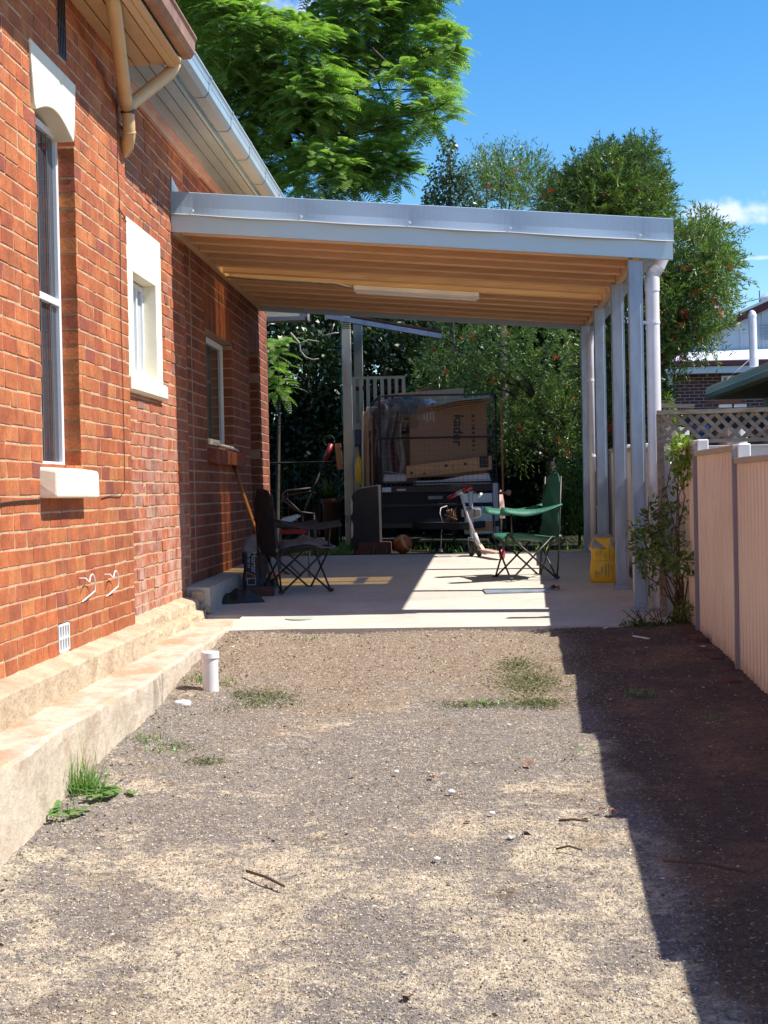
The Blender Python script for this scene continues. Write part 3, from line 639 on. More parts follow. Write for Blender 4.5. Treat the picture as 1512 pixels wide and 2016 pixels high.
mb = MB(); mb.add([(-1.52, 2.5, 3.58), (-1.60, 8.97, 3.58), (-4.8, 8.97, 4.9), (-4.8, 2.5, 4.9), (-7.9, 2.5, 3.58), (-7.9, 8.97, 3.58)], [(0, 1, 2, 3), (3, 2, 5, 4)])
mb.add([(-1.70, 8.98, 3.62), (-1.70, 17.1, 3.62), (-4.8, 17.1, 4.9), (-4.8, 8.98, 4.9), (-7.9, 17.1, 3.6), (-7.9, 8.98, 3.6)], [(0, 1, 2, 3), (3, 2, 4, 5)])
mb.add([(-1.60, 8.97, 3.58), (-4.8, 8.97, 4.9), (-7.9, 8.97, 3.58)], [(0, 1, 2)]); mb.add([(-1.6, 2.5, 3.58), (-4.8, 2.5, 4.9), (-7.9, 2.5, 3.58)], [(0, 1, 2)]); mb.add([(-1.7, 17.1, 3.6), (-4.8, 17.1, 4.9), (-7.9, 17.1, 3.6)], [(0, 1, 2)])
solid(mb.build('roof', 'whiteroof', H), .02)
# cream downpipe: two arms meeting in one drop at the inner corner
mb = MB(); J = (-1.87, 8.72, 3.12)
mb.tube([(-1.70, 7.42, 3.52), (-1.705, 7.62, 3.45), (-1.72, 7.76, 3.38), (-1.86, 8.62, 3.16), J], .038, 14)
mb.tube([(-1.64, 8.99, 3.50), (-1.64, 8.98, 3.43), (-1.66, 8.96, 3.38), (-1.86, 8.76, 3.15), J], .038, 14)
mb.tube([J, (-1.87, 8.74, 3.09), (-1.87, 8.75, 3.02), (-1.875, 8.77, 2.965), (-1.895, 8.82, 2.93), (-1.93, 8.90, 2.915), (-2.02, 8.97, 2.91)], .037, 14)
dp = mb.build('downpipe', 'beige_trim', H, True)
mb = MB(); mb.tube([(-1.869, 8.728, 3.115), (-1.8695, 8.730, 3.09)], .041, 14); mb.tube([(-1.97, 8.93, 3.02), (-1.90, 8.80, 3.04), (-1.86, 8.79, 3.04)], .012, 6); mb.build('bracket', 'blackm', dp)
mb = MB()
for k in range(6): a = k/5; mb.tube([(-1.8705-.03*a, 8.757+.06*a, 2.995-.055*a), (-1.871-.03*a, 8.760+.06*a, 2.989-.055*a)], .0395, 14)
mb.build('elbow_ribs', 'beige_trim', dp)
# far corner return of the eave, seen past the wall end
mb = MB(); 
a0 = onY(528, 612, 17.6); b0 = onY(604, 614, 17.6); c0 = onY(604, 636, 17.6); d0 = onY(526, 634, 17.6)
mb.box((a0[0]-.8, 17.4, d0[2]), (b0[0], 17.62, a0[2]+.14)); er = mb.build('eave_return', 'soffit', H)
mb = MB(); mb.box((a0[0]-.8, 17.385, d0[2]-.012), (b0[0]+.02, 17.398, d0[2]+.022)); mb.box((b0[0]+.003, 17.385, d0[2]-.012), (b0[0]+.03, 17.62, a0[2]+.15)); mb.box((a0[0]-.8, 17.399, d0[2]-.014), (b0[0]+.02, 17.62, d0[2]-.002)); mb.box((b0[0]-.045, 17.388, d0[2]+.022), (b0[0]-.03, 17.397, a0[2]+.15)); mb.build('edge_trim', 'fdark', er)
mb = MB(); mb.box((a0[0]-.3, 17.39, d0[2]+.035), (b0[0]-.055, 17.397, a0[2]+.13)); mb.build('panel', 'cream', er)

# ============================================================ carport
CP = thing('carport', 'lean-to carport with pale blue-grey fascia, pine joists and four grey steel posts', 'carport', (-.3, 13, .1))
def zr(x): return 2.80-(x+2.03)*.0845          # underside of the joists
Y0, Y1 = 11.0, 15.66; XR = 1.515
def slab_strip(mb, x0, x1, y0, y1, dz0, dz1):
    mb.add([(x0, y0, zr(x0)+dz0), (x1, y0, zr(x1)+dz0), (x1, y1, zr(x1)+dz0), (x0, y1, zr(x0)+dz0), (x0, y0, zr(x0)+dz1), (x1, y0, zr(x1)+dz1), (x1, y1, zr(x1)+dz1), (x0, y1, zr(x0)+dz1)],
        [(0, 3, 2, 1), (4, 5, 6, 7), (0, 1, 5, 4), (1, 2, 6, 5), (2, 3, 7, 6), (3, 0, 4, 7)]); return mb
fa = slab_strip(MB(), XM, XR, Y0, Y0+.045, 0, .15).build('fascia', 'bluesteel', CP)
# wavy flashing over the fascia: bulges out between its screws
SX = [(-1.90), (-1.12), (-.345), (.37), (1.285)]
def bulge(x):
    for a, b in zip([XM]+SX, SX+[XR]):
        if a <= x <= b: return .020*math.sin(math.pi*(x-a)/(b-a))*(.4 if b-a < .3 else 1)
    return 0
mb = MB(); n = 90
for i in range(n+1):
    x = XM+(XR+.006-XM)*i/n; bu = bulge(x)
    for dy, dz in ((-.012-bu-.004, .126-.4*bu), (-.006-bu, .130-.4*bu), (-.005-bu*.4, .18), (-.004, .285), (.004, .289), (.10, .291)): mb.v.append((x, Y0+dy, zr(x)+dz))
for i in range(n):
    for k in range(5): mb.f.append((i*6+k, (i+1)*6+k, (i+1)*6+k+1, i*6+k+1)); mb.m.append(0)
solid(mb.build('flashing', 'flash', CP), .0016)
mb = MB(); hp = []
for i in range(91):
    x = XM+(XR+.006-XM)*i/90; bu = bulge(x); hp.append((x, Y0-.017-bu, zr(x)+.127-.4*bu))
mb.tube(hp, .0032, 6); mb.build('lit_lip_bar', 'white', CP)  # added white bar paints the bright sunlit lip of the flashing
for x in SX:
    mb = MB(); mb.lathe((x, Y0-.012, zr(x)+.155), [(.011, 0), (.011, -.003), (.006, -.004), (.006, -.014)], 10, 'Y'); mb.build('screw', 'white', CP)
mb = MB(); p = [onX(345, 348, XM+.004), onX(345, 377, XM+.004), onX(372, 381, XM+.004), onX(368, 374, XM+.004)]; mb.prism([(XM+.003, 11.02, zr(XM)+.28), (XM+.003, 11.02, zr(XM)+.40), (XM+.003, 11.6, zr(XM)+.28)], (.004, 0, 0)); mb.build('upstand', 'bluesteel', CP)
mb = MB(); mb.box((XR-.03, Y0+.046, zr(XR)), (XR, Y0+.9, zr(XR)+.14)); 
# roof sheets leave out the bay that carries the translucent sheet
roof = MB(); slab_strip(roof, XM, 1.43, Y0+.02, 12.90, .145, .165); slab_strip(roof, XM, 1.43, 13.42, Y1, .145, .165)
slab_strip(roof, XM, 1.43, Y0+.1, Y0+.16, .165, .28)
roof.build('roof_sheet', 'pine_x', CP)
tm, nt, N, L, b = nodes('translucent_roof_sheet')
t1 = N('ShaderNodeBsdfTransparent'); t1.inputs[0].default_value = (.80, .66, .38, 1); t2 = N('ShaderNodeBsdfTranslucent'); t2.inputs[0].default_value = (.8, .75, .6, 1)
mx = N('ShaderNodeMixShader'); mx.inputs[0].default_value = .35; L(t1.outputs[0], mx.inputs[1]); L(t2.outputs[0], mx.inputs[2]); L(mx.outputs[0], nt.nodes['Material Output'].inputs[0]); M['transl'] = tm
slab_strip(MB(), XM, 1.43, 12.902, 13.418, .15, .158).build('translucent_sheet', 'transl', CP)
for k in range(12):
    y = 11.12+.392*k
    mb = MB(); c_ = .011; vs = []      # planed joist, lower edges chamfered to catch a bright line of light
    for x in (-2.01, 1.235):
        for yy, dz in ((y, .143), (y, c_), (y+c_, 0), (y+.045-c_, 0), (y+.045, c_), (y+.045, .143)): vs.append((x, yy, zr(x)+dz))
    mb.add(vs, [(0, 1, 2, 3, 4, 5), (11, 10, 9, 8, 7, 6)]+[(q, 6+q, 6+(q+1) % 6, (q+1) % 6) for q in range(6)]); mb.build('joist', 'pine_x', CP)
mb = MB(); mb.add([(XM+.0005, Y0+.05, zr(XM)-.01), (XM+.048, Y0+.05, zr(XM)-.015), (XM+.048, Y1, zr(XM)-.015), (XM+.0005, Y1, zr(XM)-.01), (XM+.0005, Y0+.05, zr(XM)+.14), (XM+.048, Y0+.05, zr(XM)+.14), (XM+.048, Y1, zr(XM)+.14), (XM+.0005, Y1, zr(XM)+.14)], [(0, 3, 2, 1), (4, 5, 6, 7), (0, 1, 5, 4), (1, 2, 6, 5), (2, 3, 7, 6), (3, 0, 4, 7)])
mb.build('ledger', 'pine_y', CP)
mb = MB(); mb.box((1.24, Y0+.05, zr(1.24)-.02), (1.285, Y1-.02, zr(1.24)+.13)); mb.build('side_beam', 'pine_y', CP)
slab_strip(MB(), XM, 1.44, Y1, Y1+.04, -.03, .17).build('rear_fascia', 'flash', CP)
mb = MB()

for (xc_) in (-.72, .02, .98): slab_strip(MB(), xc_, xc_+.09, 12.93, 13.39, .159, .165).build('sheet_lap', 'pine_y', CP)
prof = [(1.32, .09), (1.32, 0), (1.335, -.012), (1.40, -.012), (1.425, .01), (1.43, .10), (1.42, .105)]
mb = MB(); zb_ = zr(1.35)+.02; mb.add([(x, y, zb_+z) for y in (Y0+.05, Y1) for x, z in prof], [(k, k+1, 7+k+1, 7+k) for k in range(6)]); solid(mb.build('gutter', 'bluesteel', CP), .003)
# posts
for x0, y_, w_ in ((1.205, 11.055, .088), (1.205, 12.32, .088), (1.205, 13.93, .086), (1.20, 15.44, .085)):
    zb0 = gz(y_)+(.02 if y_ > 11.5 else .0); zt0 = zr(1.25)+(.0 if y_ > 11.2 else .0)
    mb = MB(); mb.cbox((x0, y_, zb0+.03), (x0+w_-.002, y_+.088, zt0-.002), .005); mb.cur = 0
    po = mb.build('post', 'galv', CP)
    mb = MB(); mb.box((x0+w_-.0015, y_+.004, zb0+.04), (x0+w_+.012, y_+.012, zt0-.01)); mb.build('post_lip', 'galv', po)
    mb = MB(); mb.box((x0-.002, y_-.004, zb0+.03), (x0+w_+.001, y_-.0005, zb0+.14)); mb.cbox((x0-.02, y_-.02, gz(y_)), (x0+w_+.02, y_+.10, zb0+.028), .003)
    for a, c in ((.025, .07), (.06, .045)): mb.lathe((x0+a, y_-.004, zb0+c), [(.007, 0), (.007, -.008)], 6, 'Y')
    mb.build('foot_bracket', 'galv', po)
# white downpipe beside the first post, with elbow under the fascia and outlet at the ground
mb = MB(); px_ = 1.385; py_ = 11.17
mb.tube([(1.47, py_, 2.60), (1.465, py_, 2.55), (1.43, py_, 2.475), (px_+.005, py_, 2.43), (px_, py_, 2.38), (px_, py_, .16), (px_, py_, .10), (px_+.01, py_-.015, .045), (px_+.05, py_-.06, .02), (px_+.10, py_-.10, .012)], .049, 30)
d1 = mb.build('downpipe', 'pvc', CP); d1['label'] = 'white downpipe next to the front post'
mb = MB(); mb.tube([(px_, py_, 2.30), (px_, py_, 2.395)], .0535, 30); mb.build('collar', 'pvc', d1); mb = MB(); mb.tube([(px_+.005, py_, 2.428), (1.42, py_, 2.463)], .0535, 30); mb.build('collar', 'pvc', d1); mb = MB(); mb.tube([(px_, py_, .10), (px_, py_, .2)], .0535, 30); mb.build('collar', 'pvc', d1)
mb = MB(); mb.tube([(px_, py_, 2.065), (px_, py_, 2.085)], .0525, 20); mb.tube([(px_-.05, py_-.02, 2.075), (px_-.13, py_-.06, 2.078)], .012, 8); mb.build('bracket', 'white', d1)
mb = MB(); mb.tube([(1.315, 15.38, 2.45), (1.31, 15.38, 2.38), (1.29, 15.38, 2.3), (1.285, 15.38, .28)], .03, 12); d2 = mb.build('downpipe', 'pvc', CP, True); d2['label'] = 'thin downpipe by the rearmost post'
for z in (1.95, 1.2): mb = MB(); mb.tube([(1.285, 15.38, z), (1.285, 15.38, z+.02)], .036, 12); mb.build('bracket', 'white', d2)
# fluorescent batten on the joists
fz = zr(-.2); FL = thing('batten_light', 'long white fluorescent batten light fixed under the carport joists', 'light', (0, 13.4, fz))
mb = MB(); a = onY(697, 566, 13.45); b_ = onY(943, 580, 13.45)
mb.add([], [])
def fx(x): return zr(x)-.002
mb = MB(); mb.add([(x, y, fx(x)+z) for x in (a[0], b_[0]) for y, z in ((13.41, 0), (13.41, -.035), (13.43, -.055), (13.50, -.055), (13.52, -.035), (13.52, 0))], [(0, 1, 2, 3, 4, 5), (11, 10, 9, 8, 7, 6)]+[(k, (k+1) % 6, 6+(k+1) % 6, 6+k)[::-1] for k in range(6)])
mb.build('housing', 'pvc', FL)
mb = MB(); mb.bar((a[0]+.02, 13.465, fx(a[0])-.062), (b_[0]-.02, 13.465, fx(b_[0])-.062), .06, .012); mb.build('diffuser', 'white', FL)
mb = MB(); mb.tube([(XM+.05, 13.3, zr(XM)-.012), (-1.85, 13.3, zr(-1.85)-.012), (a[0]-.14, 13.3, fx(a[0]-.14)-.012), (a[0]-.05, 13.38, fx(a[0])-.02), (a[0]+.01, 13.43, fx(a[0])-.02)], .0105, 8); mb.build('conduit', 'steel', FL, True)

# ============================================================ steel panel fence on the right
F = thing('panel_fence', 'low peach steel panel fence stepping down along the right side of the driveway', 'fence', (1.5, 9, -.15))
FX = 1.50; posts = [2.72, 4.17, 5.62, 7.07, 8.52, 9.96, 11.30, 12.75, 14.2, 15.65]
def ftop(i): return 1.045+.072*((posts[i]+posts[i+1])/2-7.8)/1.45 if posts[i] < 9 else 1.185+.03*(posts[i]-9.96)/1.45
def corr(t):      # trapezoid rib profile
    t = t % 1.0
    return 0 if t < .38 else ((t-.38)/.12 if t < .5 else (1 if t < .88 else (1-t)/.12))
for i in range(len(posts)-1):
    ya, yb = posts[i]+.02, posts[i+1]-.02; zt = ftop(i); p = .095
    mb = MB(); n = int((yb-ya)/.0095); vs = []
    for k in range(n+1):
        y = ya+(yb-ya)*k/n; x = FX+.012*corr(y/p)-.006; zb = gz(y)-.05+.012*math.sin(k*.9)
        vs += [(x, y, zb), (x, y, zt-.012)]
    mb.add(vs, [(2*k, 2*k+1, 2*k+3, 2*k+2) for k in range(n)])
    solid(mb.build('panel', 'fence', F), .0012)
    mb = MB(); mb.cbox((FX-.022, ya-.018, zt-.03), (FX+.022, yb+.018, zt+.004), .004); mb.build('top_rail', 'frail', F)
for i, y in enumerate(posts):
    zt = max(ftop(min(i, len(posts)-2)), ftop(max(i-1, 0)))
    mb = MB(); g0 = gz(y)-.2
    mb.cbox((FX-.026, y-.020, g0), (FX+.026, y+.018, zt+.003), .003)
    po = mb.build('fence_post', 'frail', F)
    mb = MB(); mb.box((FX-.0285, y-.0255, g0), (FX+.02, y-.0205, zt-.02)); mb.box((FX-.0285, y-.0205, g0), (FX-.0262, y-.010, zt-.02)); mb.build('post_channel', 'fdark', po)
    mb = MB(); mb.cbox((FX+.0, y-.04, zt-.12), (FX+.07, y+.04, zt+.008), .006)
    mb.build('post_top', 'white', po)
# timber lattice fence, square to the driveway
LF = thing('lattice_fence', 'weathered timber lattice screen running off to the right behind the peach fence', 'fence', (2.6, 10.75, 0))
YL = 10.75; zt = onY(1400, 806, YL)[2]; zl = onY(1400, 868, YL)[2]; xa = onY(1299, 808, YL)[0]+.01; xb = 4.2
def LZ(x): return (x-xa)*.004
mb = MB(); mb.bar((xa-.03, YL-.01, zt-.015), (xb, YL-.01, zt+.005), .05, .03); mb.build('top_rail', 'grey_wood', LF)
mb = MB(); mb.bar((xa-.03, YL, zl), (xb, YL, zl+.01), .04, .025); mb.build('bottom_rail', 'grey_wood', LF)
mb = MB(); hh = zt-zl-.04; st = .092; n = int((xb-xa)/st)+3
for k in range(-3, n):
    for s_ in (1, -1):
        x0 = xa+k*st; x1 = x0+hh; za, zb_ = (zt-.03, zl+.01) if s_ == 1 else (zl+.01, zt-.03)
        p0, p1 = [x0, za], [x1, zb_]
        if p1[0] <= xa or p0[0] >= xb: continue
        if p0[0] < xa: t = (xa-p0[0])/(p1[0]-p0[0]); p0 = [xa, za+(zb_-za)*t]
        if p1[0] > xb: t = (xb-p0[0])/(p1[0]-p0[0]); p1 = [xb, p0[1]+(zb_-p0[1])*t]
        yy = YL-.006 if s_ == 1 else YL+.006
        mb.bar((p0[0], yy, p0[1]), (p1[0], yy, p1[1]), .008, .030, up=(0, 1, 0)) if False else mb.bar((p0[0], yy, p0[1]), (p1[0], yy, p1[1]), .027, .009, up=(0, 1, 0))
mb.build('lattice', 'grey_wood', LF)
for q_ in (xa-.03, xa+1.2, xb-.05): mb = MB(); mb.box((q_, YL+.012, -.1), (q_+.045, YL+.05, zt-.02)); mb.build('post', 'grey_wood', LF)
mb = MB(); mb.box((xa+.02, YL+.06, -.2), (xb, YL+.08, zl-.03)); mb.box((xa+.05, YL+.02, zl-.045), (xb, YL+.06, zl-.035)); mb.build('lower_panel', 'whiteroof', LF)
# sun-facing plank behind the lattice
mb = MB(); a = onY(1296, 798, 13.5); b_ = onY(1366, 800, 13.5); mb.bar(a, b_, .08, .035); tag(mb.build('plank', 'grey_wood'), 'short pale plank lying level behind the lattice screen', 'plank')
# neighbour's long shed roof with sage gutter
S = thing('neighbour_shed', 'low neighbouring shed with a sage green gutter and dark brown timber doors', 'shed', (4.6, 17, 0))
XS = 3.36; zs = .0
za_ = onX(1388, 768, XS); zb2 = onX(1512, 716, XS); z_ = (za_[2]+zb2[2])/2; ys1 = za_[1]
prof = [(0, .0), (0, -.10), (.03, -.125), (-.0, -.145), (.14, -.15), (.14, 0)]
prof = [(.10, .015), (0, .0), (.012, -.05), (-.006, -.07), (.02, -.125), (.13, -.13)]
mb = MB(); mb.add([(XS+x, y, z_+z) for y in (8.0, ys1) for x, z in prof], [(k, k+1, 6+k+1, 6+k) for k in range(5)]); mb.add([(XS+x, ys1, z_+z) for x, z in prof], [(0, 1, 2, 3, 4, 5)]); 
solid(mb.build('gutter', 'sage', S), .003)
mb = MB(); mb.tube([(XS+.005, 16.9, z_+.01), (XS+.01, 16.9, z_-.06), (XS+.02, 16.9, z_-.13)], .012, 5); mb.build('gutter_joint', 'sage', S)
mb = MB(); mb.add([(XS+.02, 8, z_+.02), (XS+3.2, 8, z_+.85), (XS+3.2, ys1, z_+.85), (XS+.02, ys1, z_+.02)], [(0, 1, 2, 3)]); mb.add([(XS+3.2, 8, z_+.85), (XS+6.4, 8, z_+.02), (XS+6.4, ys1, z_+.02), (XS+3.2, ys1, z_+.85)], [(0, 1, 2, 3)]); solid(mb.build('roof', 'whiteroof', S), .02)
mb = MB(); mb.box((XS+.13, 8.1, z_-.14), (XS+.75, ys1-.05, z_-.12)); mb.build('soffit', 'deckgrey', S)
mb = MB(); mb.box((XS+.75, 8.1, -.3), (XS+.85, ys1-.3, z_-.12)); mb.box((XS+.85, 8.1, -.3), (XS+5.8, 8.2, z_-.12)); mb.box((XS+.75, ys1-.3, -.3), (XS+5.8, ys1-.2, z_-.12)); mb.build('wall', 'deckgrey', S)
for k in range(5):
    mb = MB(); y = ys1-2.0-1.15*k; mb.box((XS+.70, y, .2), (XS+.74, y+.9, z_-.2)); mb.build('door', 'brickbit', S)
mb = MB(); mb.tube([onY(1484, 722, 19.5), onY(1481, 625, 19.5)], .050, 16); vp = tag(mb.build('vent_pipe', 'pvc'), 'tall white vent pipe rising above the sage green gutter', 'pipe')
mb = MB(); p = onY(1481, 625, 19.5); mb.lathe(p, [(.052, 0), (.055, .03), (.035, .075), (.012, .09)], 16); cp_ = mb.build('cap', 'pvc', vp)
mb = MB(); p = onY(1484, 722, 19.5); mb.tube([p, p+np.array([0, 0, .11])], .058, 16); mb.build('collar', 'pvc', vp)
mb = MB(); mb.tube([onY(1478, 706, 19.4), onY(1430, 748, 17.6)], .006, 5); mb.build('stay', 'steel', vp)
# carport frame / vehicle clutter seen under the shed eave
K = thing('garden_bench', 'dark timber bench frame half hidden behind the lattice screen', 'bench', (3.4, 15, 0))
mb = MB(); a = onY(1392, 792, 15); b_ = onY(1460, 790, 15); mb.bar(a, b_, .05, .03); mb.bar(a+np.array([0, 0, -.09]), b_+np.array([0, 0, -.09]), .05, .035); 
for p in (a, b_): mb.bar(p+np.array([0, 0, .05]), (p[0], p[1], -.1), .05, .05)
mb.build('frame', 'brickbit', K)
mb = MB(); mb.box((a[0]+.1, 14.9, a[2]-.06), (a[0]+.22, 14.95, a[2]-.03)); mb.box((a[0]+.25, 14.9, a[2]-.06), (a[0]+.36, 14.95, a[2]-.03)); mb.build('slat', 'white', K)
# clutter behind lattice
for k, (px, py, c, r) in enumerate(((1330, 850, 'sage', .10), (1372, 845, 'blueP', .09), (1408, 855, 'brickbit', .10), (1450, 852, 'white', .09), (1495, 850, 'pot', .10))):
    Yk = 12.2+.25*k; q = onY(px, py, Yk); mb = MB(); zg = gz(Yk)
    mb.lathe((q[0], Yk, zg), [(r*.7, 0), (r, q[2]-zg-.03), (r*1.08, q[2]-zg-.03), (r*1.08, q[2]-zg+.03), (r*.9, q[2]-zg+.03), (r*.85, q[2]-zg-.02)], 18)
    tag(mb.build('plant_tub', c), ['sage green tub nearest the white downpipe, seen through the lattice', 'dark blue tub seen through the lattice', 'dark brown tub in the middle of the lattice screen', 'white tub seen through the lattice', 'terracotta tub at the right end of the lattice'][k], 'tub', 'tubs behind the lattice screen')
# far neighbour house
NH = thing('neighbour_house', 'dark brick house with white metal gable and maroon trim beyond the lattice', 'house', (9, 54, .2))
YN = 54.
def pn(x, y, Y=YN): return onY(x, y, Y)
w0, w1_ = pn(1323, 722), pn(1512, 722); 
nm, nt, N, L, b = nodes('neighbour_brickwork')
bt = N('ShaderNodeTexBrick'); bt.inputs['Color1'].default_value = (.115, .035, .03, 1); bt.inputs['Color2'].default_value = (.075, .028, .028, 1); bt.inputs['Mortar'].default_value = (.34, .24, .22, 1)
bt.inputs['Scale'].default_value = 1; bt.inputs['Mortar Size'].default_value = .012; bt.inputs['Brick Width'].default_value = .32; bt.inputs['Row Height'].default_value = .115
sp = N('ShaderNodeSeparateXYZ'); g = N('ShaderNodeNewGeometry'); cb = N('ShaderNodeCombineXYZ'); L(g.outputs['Position'], sp.inputs[0]); ad = N('ShaderNodeMath'); L(sp.outputs[0], ad.inputs[0]); L(sp.outputs[1], ad.inputs[1]); L(ad.outputs[0], cb.inputs[0]); L(sp.outputs[2], cb.inputs[1]); L(cb.outputs[0], bt.inputs[0]); L(bt.outputs[0], b.inputs['Base Color']); b.inputs['Roughness'].default_value = .85; M['nbrick'] = nm
mb = MB(); mb.box((w0[0], YN, -1), (w0[0]+16, YN+9, w0[2]+.1)); mb.build('wall', 'nbrick', NH)
ea, eb = pn(1305, 712), pn(1512, 712)
mb = MB(); z0_ = pn(1400, 713)[2]; z1_ = pn(1400, 688)[2]; x0_ = pn(1303, 712)[0]
mb.add([(x0_, YN-.6, z0_), (x0_+18, YN-.6, z0_), (x0_+18, YN+.1, z1_), (x0_+1.1, YN+.1, z1_)], [(0, 1, 2, 3)]); mb.add([(x0_, YN-.6, z0_), (x0_+1.1, YN+.1, z1_), (x0_+1.1, YN+9, z1_), (x0_, YN+9.6, z0_)], [(0, 1, 2, 3)]); solid(mb.build('skirt_roof', 'whiteroof', NH), .04)
mb = MB(); mb.box((x0_, YN-.68, z0_-.17), (x0_+18, YN-.6, z0_-.02)); mb.box((x0_-.02, YN-.6, z0_-.17), (x0_+.06, YN+9, z0_-.02)); mb.build('gutter', 'maroon', NH)
mb = MB(); mb.box((x0_+.1, YN-.58, z0_-.42), (x0_+18, YN-.02, z0_-.19)); mb.build('soffit', 'whiteroof', NH)
ga = pn(1375, 662); gb = pn(1512, 600); sl_ = (gb[2]-ga[2])/(gb[0]-ga[0]); xg0 = pn(1350, 690)[0]; gx1 = gb[0]+2.6
def rake(x): return ga[2]+(x-ga[0])*sl_
mb = MB(); mb.prism([(xg0, YN+.12, z1_-.1), (gx1, YN+.12, z1_-.1), (gx1, YN+.12, rake(gx1)), (xg0, YN+.12, max(z1_, rake(xg0)))], (0, 8.5, 0)); 
for k in range(10): x = xg0+.4+.75*k; mb.box((x, YN+.07, z1_), (x+.06, YN+.12, min(rake(x), 99)-.05))
mb.build('gable', 'whiteroof', NH)
xr0 = pn(1370, 665)[0]
mb = MB(); mb.bar((xr0-.6, YN-.02, rake(xr0-.6)), (gx1, YN-.02, rake(gx1)), .16, .26); mb.build('barge_board', 'maroon', NH)
mb = MB(); mb.bar((xr0-.6, YN+.3, rake(xr0-.6)+.16), (gx1, YN+.3, rake(gx1)+.16), 1.0, .06, up=(0, 1, 0)) if False else mb.prism([(xr0-.7, YN-.12, rake(xr0-.7)+.13), (gx1, YN-.12, rake(gx1)+.13), (gx1, YN-.12, rake(gx1)+.22), (xr0-.7, YN-.12, rake(xr0-.7)+.22)], (0, 9, 0)); mb.build('roof', 'whiteroof', NH)
mb = MB(); a = pn(1420, 740, YN-.03); b_ = pn(1450, 765, YN-.03); mb.box((a[0], YN-.06, b_[2]), (b_[0], YN-.01, a[2])); wnd = mb.build('window', 'alu', NH); mb = MB(); mb.box((a[0]+.08, YN-.075, b_[2]), (b_[0]-.06, YN-.062, a[2]-.07)); mb.build('pane', 'glass', wnd)
mb = MB(); a = pn(1319, 735, YN); mb.tube([(a[0], YN-.1, a[2]+.3), (a[0], YN-.1, -.5)], .09, 10); mb.build('downpipe', 'sage', NH)
mb = MB(); a = pn(1328, 727, YN); b_ = pn(1342, 735, YN); mb.box((a[0], YN-.35, b_[2]), (b_[0], YN-.05, a[2])); mb.build('meter_box', 'white', NH)
mb = MB(); a = pn(1506, 590, YN+2); mb.lathe((a[0]+.25, YN+2, a[2]-.35), [(.42, 0), (.42, .35), (.46, .36), (.46, .42), (.3, .55), (.05, .62)], 18); mb.build('roof_vent', 'whiteroof', NH)
mb = MB(); a = pn(1495, 572, YN+2); mb.tube([a, (a[0], a[1], a[2]-1.0)], .02, 5); mb.tube([pn(1440, 602, YN+2), pn(1494, 588, YN+2)], .012, 4); mb.build('aerial', 'blackm', NH)
mb = MB(); a = pn(1497, 640, YN); [mb.box((a[0], YN+.04, a[2]-.1*k), (a[0]+.8, YN+.09, a[2]-.1*k+.04)) for k in range(6)]; mb.build('louvre', 'flash', NH)

# ============================================================ deck structure behind
D = thing('deck_shelter', 'off-white timber deck with slatted balustrade and sloping roof beam behind the carport', 'deck', (-.9, 18, .2))
a = onY(681, 628, 17.2); b_ = onY(684, 1094, 17.2)
mb = MB(); mb.cbox((a[0]-.052, 17.15, .18), (a[0]+.052, 17.25, a[2]+.2), .006); mb.build('post', 'deckpaint', D)
mb = MB(); p = onY(684, 735, 17.13); mb.box((p[0]-.02, 17.13, p[2]-.13), (p[0]+.045, 17.148, p[2]+.13)); [mb.lathe((p[0]+.012, 17.13, p[2]+dz), [(.008, 0), (.008, -.01)], 6, 'Y') for dz in (-.10, -.07, .06, .09)]; mb.build('bracket_block', 'deckpaint', D)
mb = MB(); p = onY(704, 635, 18.4); mb.box((p[0]-.05, 18.35, .2), (p[0]+.05, 18.45, p[2]+.2)); mb.build('post', 'deckgrey', D)
mb = MB(); A_ = onY(640, 622, 17.1); B_ = onY(870, 662, 17.1); mb.bar(A_, B_, .05, .05); mb.build('roof_beam', 'galv', D)
mb = MB()
mb.add([A_+np.array([0, .05, .06]), B_+np.array([0, .05, .06]), B_+np.array([0, .9, .06]), A_+np.array([0, .9, .06])], [(0, 1, 2, 3)]); solid(mb.build('roof', 'brickbit', D), .02)
yb_ = 17.9; t0 = onY(690, 745, yb_); t1_ = onY(797, 745, yb_); lo_ = onY(690, 832, yb_)
mb = MB(); mb.bar((t0[0]-.1, yb_, t0[2]), (t1_[0], yb_, t0[2]), .06, .03); mb.build('handrail', 'deckpaint', D); mb = MB(); mb.bar((t0[0], yb_+.02, t0[2]-.12), (t1_[0], yb_+.02, t0[2]-.12), .03, .05); mb.build('rear_rail', 'brickbit', D)
mb = MB(); mb.box((t0[0]-.05, yb_, lo_[2]-.10), (t1_[0], yb_+.05, lo_[2])); mb.build('bottom_rail', 'deckpaint', D)
for k in range(8):
    x = onY(696+14*k, 745, yb_)[0]; mb = MB(); mb.box((x-.018, yb_-.032, lo_[2]-.02), (x+.022, yb_-.012, t0[2]-.005)); mb.build('baluster', 'deckpaint', D)
mb = MB(); p = onY(697, 835, 17.6); q = onY(697, 968, 17.6); mb.box((p[0]-.06, 17.55, .2), (p[0]+.05, 17.6, p[2])); mb.build('side_board', 'deckpaint', D)
mb = MB(); mb.box((t0[0]-.1, 17.95, lo_[2]-.22), (t1_[0]+1.0, 20.5, lo_[2]-.16)); mb.build('floor', 'deckgrey', D)
mb = MB(); p = onY(697, 846, 17.52); q = onY(712, 878, 17.52); mb.cbox((p[0], 17.50, q[2]), (q[0], 17.54, p[2]), .01); tag(mb.build('blue_panel', 'blueP'), 'small dark blue panel fixed beside the off-white deck post', 'panel')
